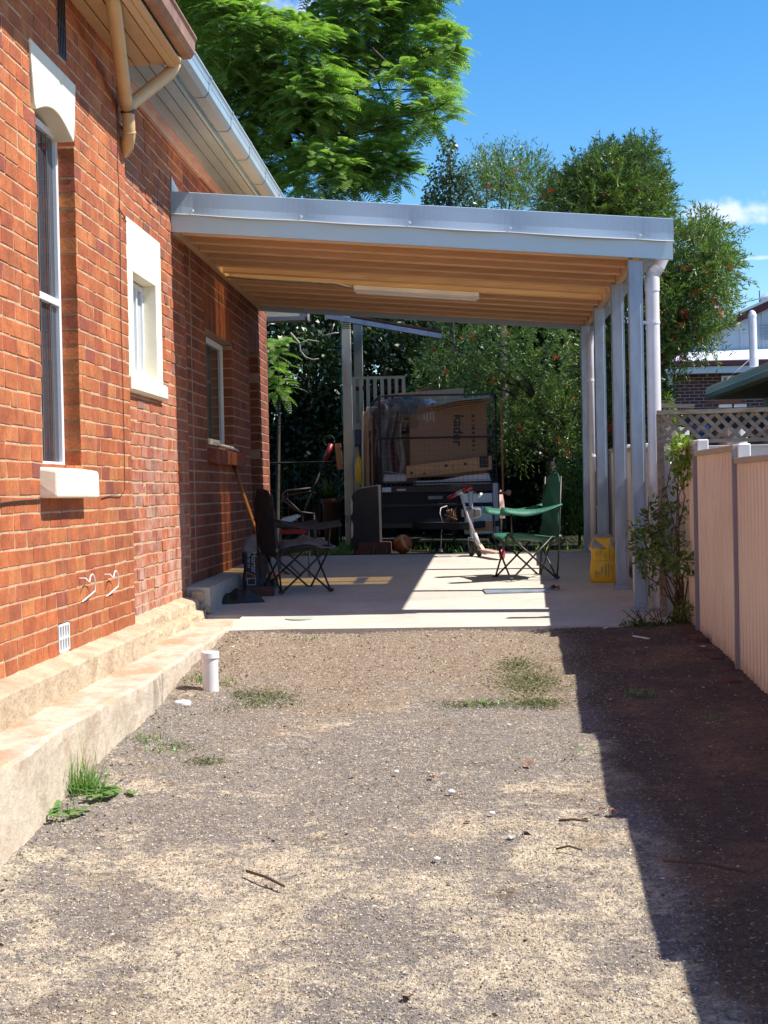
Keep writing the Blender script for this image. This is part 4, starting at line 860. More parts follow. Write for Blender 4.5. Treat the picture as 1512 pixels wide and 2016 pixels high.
# green rope on the post
mb = MB(); x = a[0]-.058
pts = [(x, 17.14, a[2]-.03)]+[(x+.008*math.sin(k*1.7), 17.135, a[2]-.03-.1*k) for k in range(1, 13)]; mb.tube(pts, .006, 6)
for k in range(4): mb.tube([(x-.01, 17.13, a[2]-.04-.022*k), (a[0]+.06, 17.13, a[2]-.052-.02*k)], .005, 5)
mb.tube([(x, 17.13, a[2]-.30), (x, 17.13, a[2]-.34)], .015, 6); tag(mb.build('rope', 'rope', None, True), 'green rope wound round the top of the off-white deck post and hanging down it', 'rope')
# dark paling fence added to block the bright horizon; wire-mesh gate
BF = thing('horizon_block_fence', 'added dark timber paling fence blocking the bright horizon behind the trees', 'fence', (0, 25, .2))
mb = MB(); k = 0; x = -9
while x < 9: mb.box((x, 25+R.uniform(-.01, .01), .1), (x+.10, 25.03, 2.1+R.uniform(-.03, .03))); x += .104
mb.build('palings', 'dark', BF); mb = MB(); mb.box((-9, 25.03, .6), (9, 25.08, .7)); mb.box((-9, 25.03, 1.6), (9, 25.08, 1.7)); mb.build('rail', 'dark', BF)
G = thing('wire_gate', 'grey wire mesh gate standing in shade behind the black camp chair', 'gate', (-2.2, 18.6, .25))
a = onY(525, 912, 18.6); b_ = onY(668, 912, 18.6); mb = MB(); mb.tube([(a[0]-.3, 18.6, .3), (a[0]-.3, 18.6, a[2]), (b_[0], 18.6, a[2]), (b_[0], 18.6, .3)], .016, 8); mb.build('frame', 'greyrust', G)
mb = MB()
for k in range(14): x = a[0]-.2+(b_[0]-a[0]+.1)*k/13; mb.tube([(x, 18.6, .3), (x, 18.6, a[2])], .0018, 4, False)
for k in range(8): z = a[2]-.11*k; mb.tube([(a[0]-.3, 18.6, z), (b_[0], 18.6, z)], .0018, 4, False)
mb.build('mesh', 'greyrust', G)

# ============================================================ box trailer with mesh cage
tz = .255; TO = (-.90, 16.6, tz); TR = math.radians(7)
T = thing('box_trailer', 'old navy box trailer with rusty mesh cage, full of cardboard', 'trailer', TO, TR)
TW, TL = 1.30, 2.3; zc0, zc1 = .695, 1.675
def tl(m): return dict(parent=T, local=True)
mb = MB(); mb.cbox((0, 0, .30), (TW, .03, .69), .004); mb.box((0, .03, .30), (.03, TL, .69)); mb.box((TW-.03, .03, .30), (TW, TL, .69)); mb.box((.03, TL-.03, .30), (TW-.03, TL, .69)); mb.box((.03, .03, .30), (TW-.03, TL-.03, .33))
bev(mb.build('body', 'navy', T, local=True), .004)
mb = MB(); mb.cbox((-.01, -.03, .62), (TW+.01, -.001, .69), .006); mb.cbox((0, -.02, .47), (TW, -.001, .50), .004); mb.cbox((0, -.05, .24), (TW, 0, .30), .006); mb.build('front_rail', 'greyrust', T, local=True)
mb = MB(); mb.cbox((.88, -.028, .50), (1.22, -.0205, .60), .003); mb.build('pale_patch', 'bluesteel', T, local=True)
mb = MB(); mb.cbox((.52, -.012, .545), (.68, -.002, .585), .003); mb.build('number_plate', 'steel', T, local=True)
mb = MB(); mb.cbox((.18, -.035, .645), (.28, -.031, .665), .002); mb.build('reflector', 'label_w', T, local=True)
mb = MB(); mb.cbox((.02, -.035, .635), (.12, -.031, .685), .002); mb.build('corner_plate', 'galv', T, local=True)
cage = MB(); r_ = .012
for x in (0.02, TW-.02):
    for y in (.02, TL-.02): cage.tube([(x, y, zc0-.02), (x, y, zc1)], r_, 6)
for z in (zc1, zc0+.03, (zc0+zc1)/2+.03):
    cage.tube([(.02, .02, z), (TW-.02, .02, z), (TW-.02, TL-.02, z), (.02, TL-.02, z), (.02, .02, z)], r_ if z > zc0+.1 else .01, 6)
cg = cage.build('cage_frame', 'greyrust', T, local=True)
mb = MB(); wr = .0015; n = 24
for k in range(n+1): x = .02+(TW-.04)*k/n; mb.tube([(x, .012, zc0), (x, .012, zc1)], wr, 4, False)
for k in range(19): z = zc0+(zc1-zc0)*k/18; mb.tube([(.02, .010, z), (TW-.02, .010, z)], wr, 4, False)
mb.build('front_mesh', 'steel', cg, local=True)
mb = MB()
for xx in (.012, TW-.012):
    for k in range(40): y = .02+(TL-.04)*k/39; mb.tube([(xx, y, zc0), (xx, y, zc1)], wr, 4, False)
    for k in range(15): z = zc0+(zc1-zc0)*k/14; mb.tube([(xx, .02, z), (xx, TL-.02, z)], wr, 4, False)
mb.build('side_mesh', 'greyrust', cg, local=True)
mb = MB(); mb.tube([(TW+.035, .0, zc1-.04), (TW+.04, -.01, .62)], .012, 6); mb.tube([(TW-.02, .0, .60), (TW+.1, -.01, .60)], .016, 8); mb.lathe((TW+.10, -.03, .60), [(.03, 0), (.035, .02), (.03, .04)], 12, 'Y'); mb.build('latch_rod', 'rust', T, local=True)
mb = MB(); mb.cbox((TW-.075, -.035, .10), (TW-.015, 0, .71), .004); mb.build('corner_post', 'galv', T, local=True)
for sx in (-1, 1):
    cx_ = -.10 if sx < 0 else TW+.085
    mb = MB(); mb.lathe((cx_-.06, 1.0, .285), [(.17, 0), (.262, .010), (.275, .035), (.275, .085), (.262, .11), (.17, .12)], 36, 'X'); tr_ = mb.build('tyre', 'rubber', None if False else T, True, True)
    mb = MB()
    for k in range(44): an = 2*math.pi*k/44; c_, s_ = math.cos(an), math.sin(an); mb.bar((cx_-.03, 1.0+.277*c_, .285+.277*s_), (cx_+.03, 1.0+.277*math.cos(an+.06), .285+.277*math.sin(an+.06)), .006, .012, up=(0, c_, s_))
    mb.build('tread', 'rubber', tr_, local=True)
    mb = MB(); mb.lathe((cx_-.055, 1.0, .285), [(.05, 0), (.165, .01), (.165, .10), (.05, .11)], 24, 'X'); mb.build('rim', 'galv', tr_, local=True)
    mb = MB(); n = 10
    for k in range(n+1):
        an = math.pi*(1.0-k/n); mb.v += [(cx_-.07, 1.0+.36*math.cos(an), .31+.33*math.sin(an)), (cx_+.07, 1.0+.36*math.cos(an), .31+.33*math.sin(an))]
    for k in range(n): mb.f.append((2*k, 2*k+1, 2*k+3, 2*k+2)); mb.m.append(0)
    solid(mb.build('mudguard', 'pink' if sx > 0 else 'navy', T, local=True), .006)
mb = MB(); mb.tube([(TW-.1, .9, .285), (TW+.1, .9+.1, .285)], .02, 8); mb.box((.0, .97, .26), (TW, 1.03, .31)); mb.build('axle', 'blackm', T, local=True)
mb = MB(); mb.bar((.35, 0, .27), (.78, -.95, .27), .05, .07); mb.bar((1.15, 0, .27), (.82, -.95, .27), .05, .07); mb.cbox((.74, -1.12, .25), (.86, -.88, .31), .01); mb.build('drawbar', 'navy', T, local=True)
mb = MB(); mb.cbox((.90, -.16, .16), (1.20, -.05, .46), .01); mb.build('storage_box', 'bluesteel', T, local=True)
mb = MB(); mb.cbox((.905, -.175, .20), (1.195, -.161, .30), .004); mb.build('orange_strip', 'card2', T, local=True)
# jockey wheel
JW = onY(929, 1103, 15.25); jx, jy, jz = JW[0], 15.25, gz(15.25)+.004
J_ = thing('jockey_wheel', 'silver jockey wheel standing on the slab before the trailer', 'jockey wheel', (jx, jy, jz))
def jl(): return dict(parent=J_, local=True)
mb = MB(); mb.tube([(0.012, .03, .17), (0.0, .03, .30), (0, .03, .62)], .021, 12); mb.tube([(0, .03, .60), (.0, .03, .64)], .026, 12); mb.build('tube', 'galv', J_, local=True)
mb = MB(); mb.tube([(0, .03, .635), (.02, .02, .645), (.07, .01, .61), (.085, 0, .59)], .006, 6); h_ = mb.build('crank', 'steel', J_, local=True); mb = MB(); mb.tube([(.085, -.01, .59), (.105, -.06, .615)], .014, 8); mb.build('grip', 'white', h_, local=True)
mb = MB(); mb.lathe((-.025, .02, .082), [(.045, -.004), (.072, 0), (.082, .012), (.082, .038), (.072, .05), (.045, .054)], 24, 'X'); mb.build('wheel', 'rubber', J_, True, True)
mb = MB(); mb.box((-.034, .01, .08), (-.031, .035, .18)); mb.box((.033, .01, .08), (.036, .035, .18)); mb.box((-.034, .01, .178), (.036, .035, .186)); mb.build('fork', 'galv', J_, local=True)
mb = MB(); mb.cbox((-.06, -.01, .37), (.09, .06, .48), .015); mb.cbox((.03, -.025, .38), (.10, .0, .47), .02); mb.cbox((-.10, .01, .39), (-.06, .05, .47), .01); bev(mb.build('clamp', 'steel', J_, local=True), .004)
# load in the trailer
def inT(x, y, z): c, s_ = math.cos(TR), math.sin(TR); return (TO[0]+x*c-y*s_, TO[1]+x*s_+y*c, TO[2]+z)
K1 = thing('cardboard_box', 'tall flat brown carton lettered in black, upright in the mesh cage', 'box', inT(.35, .2, .75), TR)
mb = MB(); mb.cbox((0, -.05, .16), (.85, .0, .845), .006); mb.cbox((.01, -.045, .04), (.84, -.01, .15), .006); bev(mb.build('carton', 'card', K1, local=True), .003)
mb = MB(); mb.cbox((0, -.049, .15), (.85, -.035, .165), .003); mb.build('crease', 'ink', K1, local=True)
RX = Matrix.Rotation(math.radians(90), 4, 'X'); RD = Matrix.Rotation(math.radians(-90), 4, 'Y')
mT = Matrix.Translation(TO) @ Matrix.Rotation(TR, 4, 'Z')
mK1 = Matrix.Translation(inT(.35, .2, .75)) @ Matrix.Rotation(TR, 4, 'Z')
def put(mt, x, y, z, ang): return mt @ Matrix.Translation((x, y, z)) @ Matrix.Rotation(math.radians(ang), 4, 'Y') @ RX
text('lettering', 'kader', .150, 'ink', K1, put(mK1, .53, -.053, .545, 93), bold=.003)
mb = MB(); [mb.box((.68, -.0525, .32+.045*k), (.715, -.0505, .335+.045*k+.01*(k % 3))) for k in range(9)]; mb.build('small_print', 'brickbit', K1, local=True)
mb = MB(); [mb.box((.15+.035*k, -.053, .66-.02*(k % 2)), (.17+.035*k, -.0505, .76)) for k in range(4)]; mb.box((.11, -.0535, .05), (.15, -.051, .11)); mb.build('tape_scraps', 'curtain', K1, local=True)
K2 = thing('cardboard_box', 'long low brown carton tilted below the lettered carton in the cage', 'box', inT(.30, .14, .78), TR)
mb = MB(); mb.prism([(0, -.06, .0), (.70, -.06, .06), (.94, -.06, .075), (.94, -.06, .23), (.0, -.06, .135)], (0, .08, 0)); bev(mb.build('carton', 'card2', K2, local=True), .004)
mb = MB(); mb.box((.80, -.063, .10), (.90, -.0605, .225)); [mb.box((x, -.063, z), (x+.03, -.0605, z+.028)) for x, z in ((.04, .04), (.18, .03), (.42, .115), (.63, .13))]; mb.box((.50, -.063, .09), (.505, -.0605, .14)); mb.build('printing', 'ink', K2, local=True)
K3 = thing('cardboard_sheets', 'bundle of bent orange-brown cardboard sheets sticking up over the cage top', 'cardboard', inT(.35, .6, 1.6), TR)
mb = MB()
def L3(*pts): m3 = (Matrix.Translation(inT(.35, .6, 1.6)) @ Matrix.Rotation(TR, 4, 'Z')).inverted(); return [tuple(m3 @ Vector(tuple(map(float, onY(*p))))) for p in pts]
mb.add(L3((770, 776, 17.3), (913, 764, 17.2), (912, 800, 16.95), (790, 800, 16.95)), [(0, 1, 2, 3)])
for k in range(4): mb.add(L3((838, 812-3*k, 16.75), (905, 800-4*k, 16.7), (966, 792-3*k, 16.75), (972, 786-3*k, 17.3), (850, 800-3*k, 17.3)), [(0, 1, 2, 3, 4)])
solid(mb.build('sheets', 'card2', K3, local=True), .005)
PW = thing('wrapped_bundle', 'bundle of old fabric in clear plastic stuffed into the cage top', 'bundle', inT(.2, .25, 1.3), TR)
mb = MB(); 
def blob(mb, c, r, seed, nu=20, nv=12, amp=.18):
    rr = random.Random(seed); ph = [rr.uniform(0, 6) for _ in range(6)]
    def f(u, v):
        th = 2*math.pi*u; ph_ = math.pi*(v-.5); k = 1+amp*(math.sin(3*th+ph[0])*math.cos(4*ph_+ph[1])+.6*math.sin(7*th+ph[2]+3*ph_)*math.cos(ph_))
        return (c[0]+r[0]*k*math.cos(th)*math.cos(ph_), c[1]+r[1]*k*math.sin(th)*math.cos(ph_), c[2]+r[2]*k*math.sin(ph_))
    mb.grid(f, nu, nv)
blob(mb, (.08, 0, .25), (.28, .14, .11), 4); mb.build('folded_fabric', 'grey_cloth', PW, True, True)
mb = MB(); blob(mb, (.08, -.02, .20), (.32, .17, .17), 5, 32, 18, .22); mb.build('plastic_wrap', 'plasticwrap', PW, True, True)
mb = MB(); mb.grid(lambda u, v: (-.22+.14*u+.02*math.sin(9*v), -.02+.03*math.sin(8*u+5*v), .25-.85*v+.03*math.sin(6*u)), 10, 30); mb.build('hanging_wrap', 'plasticwrap', PW, True, True)
mb = MB(); blob(mb, (.38, -.03, .27), (.09, .08, .07), 8); mb.build('pink_sheet', 'pvc', PW, True, True)
mb = MB(); blob(mb, (.10, .02, .10), (.08, .06, .045), 9); mb.build('amber_scrap', 'card2', PW, True, True)
K4 = thing('cardboard_box', 'small dented carton jammed upright between the wrapped bundle and the lettered carton', 'box', inT(.20, .5, .72), TR)
mb = MB(); mb.prism([(0, 0, 0), (.26, 0, .02), (.24, 0, .50), (-.03, 0, .47)], (0, .3, 0)); bev(mb.build('carton', 'card', K4, local=True), .006)
mb = MB(); mb.add([(-.03, 0, .47), (.24, 0, .50), (.30, -.12, .58), (.0, -.14, .53)], [(0, 1, 2, 3)]); solid(mb.build('flap', 'card2', K4, local=True), .005)
K5 = thing('cardboard_box', 'crushed orange-brown carton poking out of the cage top at the back', 'box', inT(.5, 1.0, 1.55), TR)
mb = MB(); mb.prism([(0, 0, -.2), (.42, 0, -.22), (.46, 0, .14), (.2, 0, .20), (-.04, 0, .12)], (0, .35, .03)); bev(mb.build('carton', 'card2', K5, local=True), .006)
mb = MB(); mb.add([(-.04, 0, .12), (.2, 0, .20), (.12, -.16, .27), (-.12, -.12, .17)], [(0, 1, 2, 3)]); solid(mb.build('flap', 'card2', K5, local=True), .005)
CL = thing('hanging_cloths', 'brown and grey cloths hanging in folds inside the left of the cage', 'cloth', inT(.06, .3, 1.3), TR)
for q_, (x_, m_) in enumerate(((.0, 'grey_cloth'), (.07, 'brickbit'), (.14, 'grey_wood'))):
    mb = MB(); mb.grid(lambda u, v: (x_-.04+.12*u+.02*math.sin(8*v+q_), -.2+.03*q_+.025*math.sin(9*u+4*v+q_), .28-.80*v+.02*math.sin(5*u)), 10, 24); solid(mb.build('cloth', m_, CL, True, True), .004)
FO = thing('foam_slab', 'white foam slab on the trailer floor under the tilted carton', 'foam', inT(.4, .15, .70), TR)
mb = MB(); mb.prism([(0, -.06, 0), (.84, -.06, 0), (.80, -.06, .12), (.55, -.06, .10), (.3, -.06, .055), (0, -.06, .05)], (0, .35, 0)); bev(mb.build('foam', 'pvc', FO, local=True), .01)
FO2 = thing('foam_slab', 'short white foam block in the lower left corner of the cage', 'foam', inT(.05, .12, .73), TR)
mb = MB(); mb.cbox((0, -.05, .01), (.25, .2, .095), .01); mb.build('foam', 'label_w', FO2, local=True)
mb = MB(); mb.tube([inT(.06, .08, .86), inT(.3, .07, .82), inT(.5, .07, .815), inT(.68, .07, .85)], .006, 6); tag(mb.build('pale_cane', 'palebark'), 'thin bent pale cane lying across the low white foam in the cage', 'cane')
# assorted timber lengths and a barrow rack at the trailer's left side
WR = thing('wire_rack', 'small white wire rack with timber lengths leaning at the left of the trailer cage', 'rack', (-1.08, 17.0, .25))
mb = MB(); a = onY(722, 802, 17.0); b_ = onY(744, 842, 17.0)
for k in range(7): x = a[0]+(b_[0]-a[0])*k/6; mb.tube([(x, 17.0, a[2]), (x, 17.0, b_[2])], .003, 4)
for z in (a[2], b_[2], (a[2]+b_[2])/2): mb.tube([(a[0], 17.0, z), (b_[0], 17.0, z)], .005, 5)
for x in (a[0], b_[0]): mb.tube([(x, 17.0, a[2]), (x, 17.0, .26)], .006, 5)
mb.build('rack', 'white', WR)
for px, c in ((715, 'deckpaint'), (719, 'pine_z'), (724, 'palebark'), (731, 'pine_z'), (737, 'twig')):
    p = onY(px, 810, 16.95); q = onY(px-2+R.uniform(-2, 6), 955, 16.95); mb = MB(); mb.bar(p, (q[0], 16.9, .26), .022, .02); mb.build('timber_length', c, WR)
mb = MB(); p = onY(706, 905, 16.9); blob(mb, (p[0], 16.9, p[2]-.12), (.035, .03, .16), 3); mb.build('yellow_glove', 'yellow', WR, smooth=True)
# black upright box with torn edges
B1 = thing('black_case', 'tall black padded case with torn edges by the deck post', 'case', (-1.02, 15.95, .255))
a = onY(690, 1085, 15.8); b_ = onY(748, 1085, 15.8)
mb = MB(); wd = b_[0]-a[0]; h0 = onY(700, 962, 15.8)[2]-.255; x0 = a[0]+1.02
pr = [(x0, 0), (x0+wd, 0), (x0+wd, h0+.035), (x0+.10, h0+.005), (x0+.04, h0-.04), (x0+.005, h0-.14)]
mb.prism([(x, -.15, z) for x, z in pr], (0, .45, 0)); bev(mb.build('shell', 'black_fab', B1, local=True), .012, 3)
mb = MB(); 
for z in (.16, .40): mb.prism([(x0+.012, -.153, z), (x0+.03, -.153, z+.03), (x0+.034, -.153, z+.14), (x0+.018, -.153, z+.20), (x0+.008, -.153, z+.1)], (0, .001, 0))
mb.build('torn_lining', 'deckpaint', B1, local=True)
mb = MB(); mb.cbox((x0-.005, -.17, 0), (x0+wd+.01, .28, .035), .006); mb.build('base', 'brickbit', B1, local=True)
mb = MB(); mb.box((x0-.052, -.1, .33), (x0-.02, -.06, .40)); mb.build('hinge', 'steel', B1, local=True)

# ============================================================ camp chairs (local: front is +X, seat about .42 high)
def camp_chair(name, label, px, py, ang, fab, w=.25, d=.24, hs=.41, hb=.90, ha=.62):
    g = onG(px, py); T_ = thing(name, label, 'chair', (g[0], g[1], gz(g[1])+.004), ang)
    def V(*p): return p
    r = .0085
    FL, FR, BL, BR = (d, w, 0), (d, -w, 0), (-d, w, 0), (-d, -w, 0)
    sFL, sFR, sBL, sBR = (d+.02, w-.01, hs), (d+.02, -w+.01, hs), (-d+.03, w-.01, hs-.03), (-d+.03, -w+.01, hs-.03)
    def legp(a, b, n='leg'): mb = MB(); mb.tube([a, b], r, 7); mb.build(n, 'blackm', T_, True, True)
    for a, b in ((FL, sFR), (FR, sFL), (BL, sBR), (BR, sBL), (FL, sBL), (FR, sBR), (BL, sFL), (BR, sFR)): legp(a, b)
    for s_ in (1, -1):
        mb = MB(); mb.tube([(-d, s_*w, 0), (-d-.02, s_*w, hs*.6), (-d-.06, s_*(w-.02), hb)], r, 7); mb.build('back_pole', 'blackm', T_, True, True)
        mb = MB(); mb.tube([(d*.92, s_*(w+.0), hs-.02), (d+.0, s_*(w+.03), ha)], r*.9, 7); mb.build('arm_pole', 'blackm', T_, True, True)
        mb = MB()
        def arm(u, v): x = -d-.05+(2*d+.13)*u; return (x, s_*(w+.02)+(.045+.012*math.sin(u*9))*(v-.5)*2*(.35+.65*min(1, u*1.6)), ha+.015+.02*(1-u)-.035*math.sin(math.pi*u)-.05*abs(v-.5)*2*(.3+.7*min(1, u*1.5))+.012*(v-.5)*math.sin(7*u+s_))
        mb.grid(arm, 14, 4); solid(mb.build('armrest', fab, T_, True, True), .008)
    for p in (FL, FR, BL, BR): mb = MB(); mb.cbox((p[0]-.022, p[1]-.018, 0), (p[0]+.022, p[1]+.018, .022), .006); mb.build('foot', 'blackm', T_, local=True)
    mb = MB()
    def seat(u, v):
        x = -d-.0+(2*d+.03)*u; y = (w-.01)*(2*v-1); sg = 4*v*(1-v)
        return (x, y, hs-.028+.03*u-.055*sg*(1-.35*u)+.008*math.sin(11*v+4*u)+.02*(u > .97)*-1)
    mb.grid(seat, 14, 14); solid(mb.build('seat', fab, T_, True, True), .006)
    mb = MB()
    def back(u, v):
        y = (w-.015)*(2*u-1)*(1 if v < .8 else 1-.35*((v-.8)/.2)**2); sg = 4*u*(1-u)
        return (-d-.005-.06*v-.05*sg*(1-.4*v)+.008*math.sin(9*u+13*v), y, hs-.07+(hb-hs+.08)*v+.02*sg*(v > .9))
    mb.grid(back, 14, 18); solid(mb.build('backrest', fab, T_, True, True), .006)
    for s_ in (1, -1): mb = MB(); mb.cbox((-d-.045, s_*w-.012, hs-.045), (-d-.02, s_*w+.012, hs-.02), .006); mb.build('joint', 'steel', T_, local=True)
    return T_
CH1 = camp_chair('camp_chair', 'green folding camp chair standing half in the sunlit patch', 1035, 1139, math.radians(197), 'green_fab', w=.215, d=.205, hb=.87, ha=.60, hs=.39)
CH2 = camp_chair('camp_chair', 'black folding camp chair holding a crumpled grey cloth by the brick wall', 583, 1164, math.radians(27), 'black_fab', w=.235, d=.215, hb=.82, ha=.565, hs=.38)
c2 = CH2.location; 
GC = thing('grey_cloth', 'crumpled grey cloth lying on the seat of the black camp chair', 'cloth', (c2.x+.08, c2.y, c2.z+.35))
mb = MB()
def clothf(u, v):
    x = .22*(u-.45)*2; y = .16*(v-.5)*2; r_2 = max(0, 1-(x/.24)**2-(y/.2)**2)
    return (x, y, .005+.085*r_2+.014*math.sin(14*u+3*v)*r_2+.008*math.sin(23*v))
mb.grid(clothf, 22, 16); solid(mb.build('cloth', 'grey_cloth', GC, True, True), .005)
# folding lawn chair with red strip webbing, behind
g = onG(575, 1120); W_ = thing('lawn_chair', 'red webbed metal folding chair partly hidden behind the black camp chair', 'chair', (g[0], 13.7, gz(13.7)))
def WP(px, py, Y): p = onY(px, py, Y); return p
mb = MB(); Yc = 14.0
mb.tube([WP(556, 1122, Yc), WP(608, 1160, 13.6)], .011, 8); mb.tube([WP(568, 1110, Yc), WP(608, 1148, 13.6)], .008, 8); mb.tube([WP(607, 1030, Yc), WP(610, 1160, 13.6)], .010, 8); mb.tube([WP(586, 1028, Yc+.3), WP(600, 1062, Yc+.2)], .010, 8); mb.tube([WP(552, 1120, Yc), WP(552, 1030, Yc+.2), WP(556, 1026, Yc+.3), WP(586, 1024, Yc+.3)], .010, 8)
mb.build('frame', 'steel', W_, True)
for y0_, y1_ in ((1043, 1051), (1065, 1078)):
    mb = MB(); a = WP(552, y0_, Yc+.1); b_ = WP(607, y1_, Yc+.1); mb.box((a[0], Yc+.1, b_[2]), (b_[0], Yc+.106, a[2])); mb.build('webbing', 'red', W_)
mb = MB(); a = WP(548, 1028, Yc+.25); b_ = WP(590, 1016, Yc+.25); mb.prism([a, WP(552, 1022, Yc+.25), WP(580, 1015, Yc+.25), WP(589, 1018, Yc+.25), WP(570, 1030, Yc+.25)], (0, .22, .01)); bev(mb.build('armrest', 'bluesteel', W_), .008)
# grey tube frame leaning behind
TF = thing('tube_frame', 'bent grey steel tube frame leaning in the shade behind the black camp chair', 'frame', (-1.9, 16.3, .25))
mb = MB(); Yt = 16.4
mb.tube([WP(620, 1012, Yt), WP(590, 1008, Yt), WP(558, 985, Yt), WP(557, 972, Yt), WP(566, 966, Yt), WP(612, 961, Yt)], .012, 8); mb.tube([WP(560, 976, Yt), WP(590, 971, Yt), WP(612, 967, Yt)], .010, 8); mb.tube([WP(584, 965, Yt), WP(585, 971, Yt)], .01, 6); mb.tube([WP(560, 978, Yt), WP(596, 1012, Yt), (WP(596, 1012, Yt)[0], Yt, .25)], .011, 8); mb.tube([WP(618, 1010, Yt), (WP(622, 1060, Yt)[0], Yt, .25)], .011, 8)
mb.build('tube', 'greyrust', TF, True)  # dark steel colour stands in for tree shade on this grey tube
# red handled loppers and hanging timber offcut
LP = thing('long_pole_tool', 'grey pole tool with a thick red grip leaning left of the deck post', 'tool', (-1.8, 17.1, .26))
mb = MB(); mb.tube([WP(652, 874, 17.1), WP(640, 908, 17.08)], .028, 10); mb.build('grip', 'red', LP, True); mb = MB(); mb.tube([WP(638, 912, 17.08), WP(603, 995, 16.95), (WP(585, 1040, 16.8)[0], 16.8, .27)], .014, 8); mb.build('pole', 'greyrust', LP, True)  # pole takes the dark steel too, its shade put into the colour
mb = MB(); c = WP(648, 868, 17.1); mb.tube([(c[0]+.06*math.cos(t/16*6.283), 17.1, c[2]+.06*math.sin(t/16*6.283)) for t in range(17)], .006, 5); mb.build('ring', 'greyrust', LP, True)
mb = MB(); mb.bar(WP(665, 873, 17.05), WP(670, 924, 17.05), .065, .05, up=(0, 1, 0)); tag(mb.build('timber_offcut', 'pine_z'), 'short reddish timber offcut hanging against the left of the deck post', 'timber')
# potted plants in the shade
def fanplant(name, label, base, n, L, wd, m, up=.8, seed=1, group=None, stem=None):
    T_ = thing(name, label, 'plant', base, 0, group); rr = np.random.default_rng(seed)
    an = rr.uniform(0, 6.283, n); el = rr.uniform(up-.45, up+.4, n); ln = L*rr.uniform(.5, 1.1, n)
    Q = []
    for k in range(n):
        d_ = np.array([math.cos(an[k])*math.cos(el[k]), math.sin(an[k])*math.cos(el[k]), math.sin(el[k])]); s_ = np.array([-math.sin(an[k]), math.cos(an[k]), 0]); o = rr.uniform(-.25, .25, 3)*[L*.35, L*.35, 0]
        p = o; pd = d_.copy(); ws = wd*rr.uniform(.6, 1.1)
        for j in range(3):
            q = p+pd*ln[k]/3; w0, w1 = ws*(1-j/3)*(1 if j else .5), ws*(1-(j+1)/3)*(1 if j < 2 else 0)+ws*(.35 if j == 0 else 0)
            Q.append([p-s_*w0, p+s_*w0, q+s_*w1, q-s_*w1]); p = q; pd = pd+np.array([0, 0, -.32]); pd /= np.linalg.norm(pd)
    return T_, quads('leaves', np.array(Q), m, T_, True)
PL = [fanplant('potted_plant', 'dark strappy plant in a terracotta pot left of the deck post', tuple(WP(652, 985, 16.6)), 90, .40, .010, 'hedge', 1.0, 3)]
p = WP(652, 985, 16.6); mb = MB(); mb.lathe((p[0], 16.6, .26), [(.07, 0), (.10, p[2]-.3), (.112, p[2]-.29), (.112, p[2]-.24), (.10, p[2]-.24), (.09, p[2]-.28)], 20); mb.build('pot', 'pot', PL[0][0], True)
# mortar bag
g = onG(503, 1163); MG = thing('mortar_bag', 'dark slate paper bag lettered Mortar, clear film top, against the brick wall', 'bag', (g[0], g[1]+.1, gz(g[1]+.1)), 0)
sx_ = WP(535, 1100, g[1])[0]-WP(478, 1100, g[1])[0]; hM = WP(500, 1056, g[1])[2]-gz(g[1])
def bagshape(mb, w_, d_, h_, nu=28, nv=20, taper=.55, bul=.06, v0=0, v1=1, inf=0):
    def f(u, v):
        v = v0+(v1-v0)*v; th = 2*math.pi*u; c, s_ = math.cos(th), math.sin(th); e = .45
        k = (.86+.14*math.sin(math.pi*min(1, v*1.6+.15))) if v < .72 else (1-(1-taper)*((v-.72)/.28)**1.7)
        k *= 1+bul*.35*math.sin(5*th+7*v)*v
        return ((abs(c)**e)*(1 if c > 0 else -1)*(w_/2*k+inf), (abs(s_)**e)*(1 if s_ > 0 else -1)*(d_/2*(k if v < .72 else k*.9)+inf), h_*v+.006*math.sin(9*th)*v)
    mb.grid(f, nu, nv); n = len(mb.v); mb.f.append(tuple(range(n-nu-1, n-1))); mb.m.append(0); mb.f.append(tuple(range(nu))[::-1]); mb.m.append(0); return mb
bagshape(MB(), sx_, .17, hM*.68, v1=1, taper=.97).build('paper_bag', 'bagpaper', MG, True, True)
bagshape(MB(), sx_*.99, .165, hM*1.0, v0=.60, taper=.45, bul=.25).build('film_top', 'bagtop', MG, True, True)
mMG = Matrix.Translation((MG.location.x, MG.location.y, MG.location.z))
text('lettering', 'Mortar', .062, 'label_w', MG, put(mMG, -.01, -.094, hM*.51, 90), bold=.0010)
mb = MB(); [mb.box((-.062, -.0945, hM*.66-.012*k-.008*(k//3)), (-.043, -.0925, hM*.66-.012*k-.008*(k//3)+.006)) for k in range(9)]; mb.build('small_print', 'label_w', MG, local=True)
mb = MB(); c = (-.03, -.0945, hM*.255)
for a, b_ in (((-.045, .035), (.04, 0)), ((.04, 0), (-.045, -.035)), ((-.045, -.035), (-.045, .035))): mb.bar((c[0]+a[0], c[1], c[2]+a[1]), (c[0]+b_[0], c[1], c[2]+b_[1]), .007, .002, up=(0, 1, 0))
mb.prism([(.085, -.0935, hM*.23), (.115, -.0935, hM*.23), (.10, -.0935, hM*.33)], (0, .002, 0)); mb.build('warning_triangles', 'label_o', MG, local=True)
mb = MB(); x0, z0 = -.07, hM*.09; mb.box((x0, -.0945, z0), (x0+.075, -.092, z0+.006)); mb.box((x0, -.0945, z0+.055), (x0+.075, -.092, z0+.061)); mb.box((x0, -.0945, z0+.006), (x0+.006, -.092, z0+.055)); mb.box((x0+.069, -.0945, z0+.006), (x0+.075, -.092, z0+.055)); mb.build('printed_frame', 'label_w', MG, local=True)
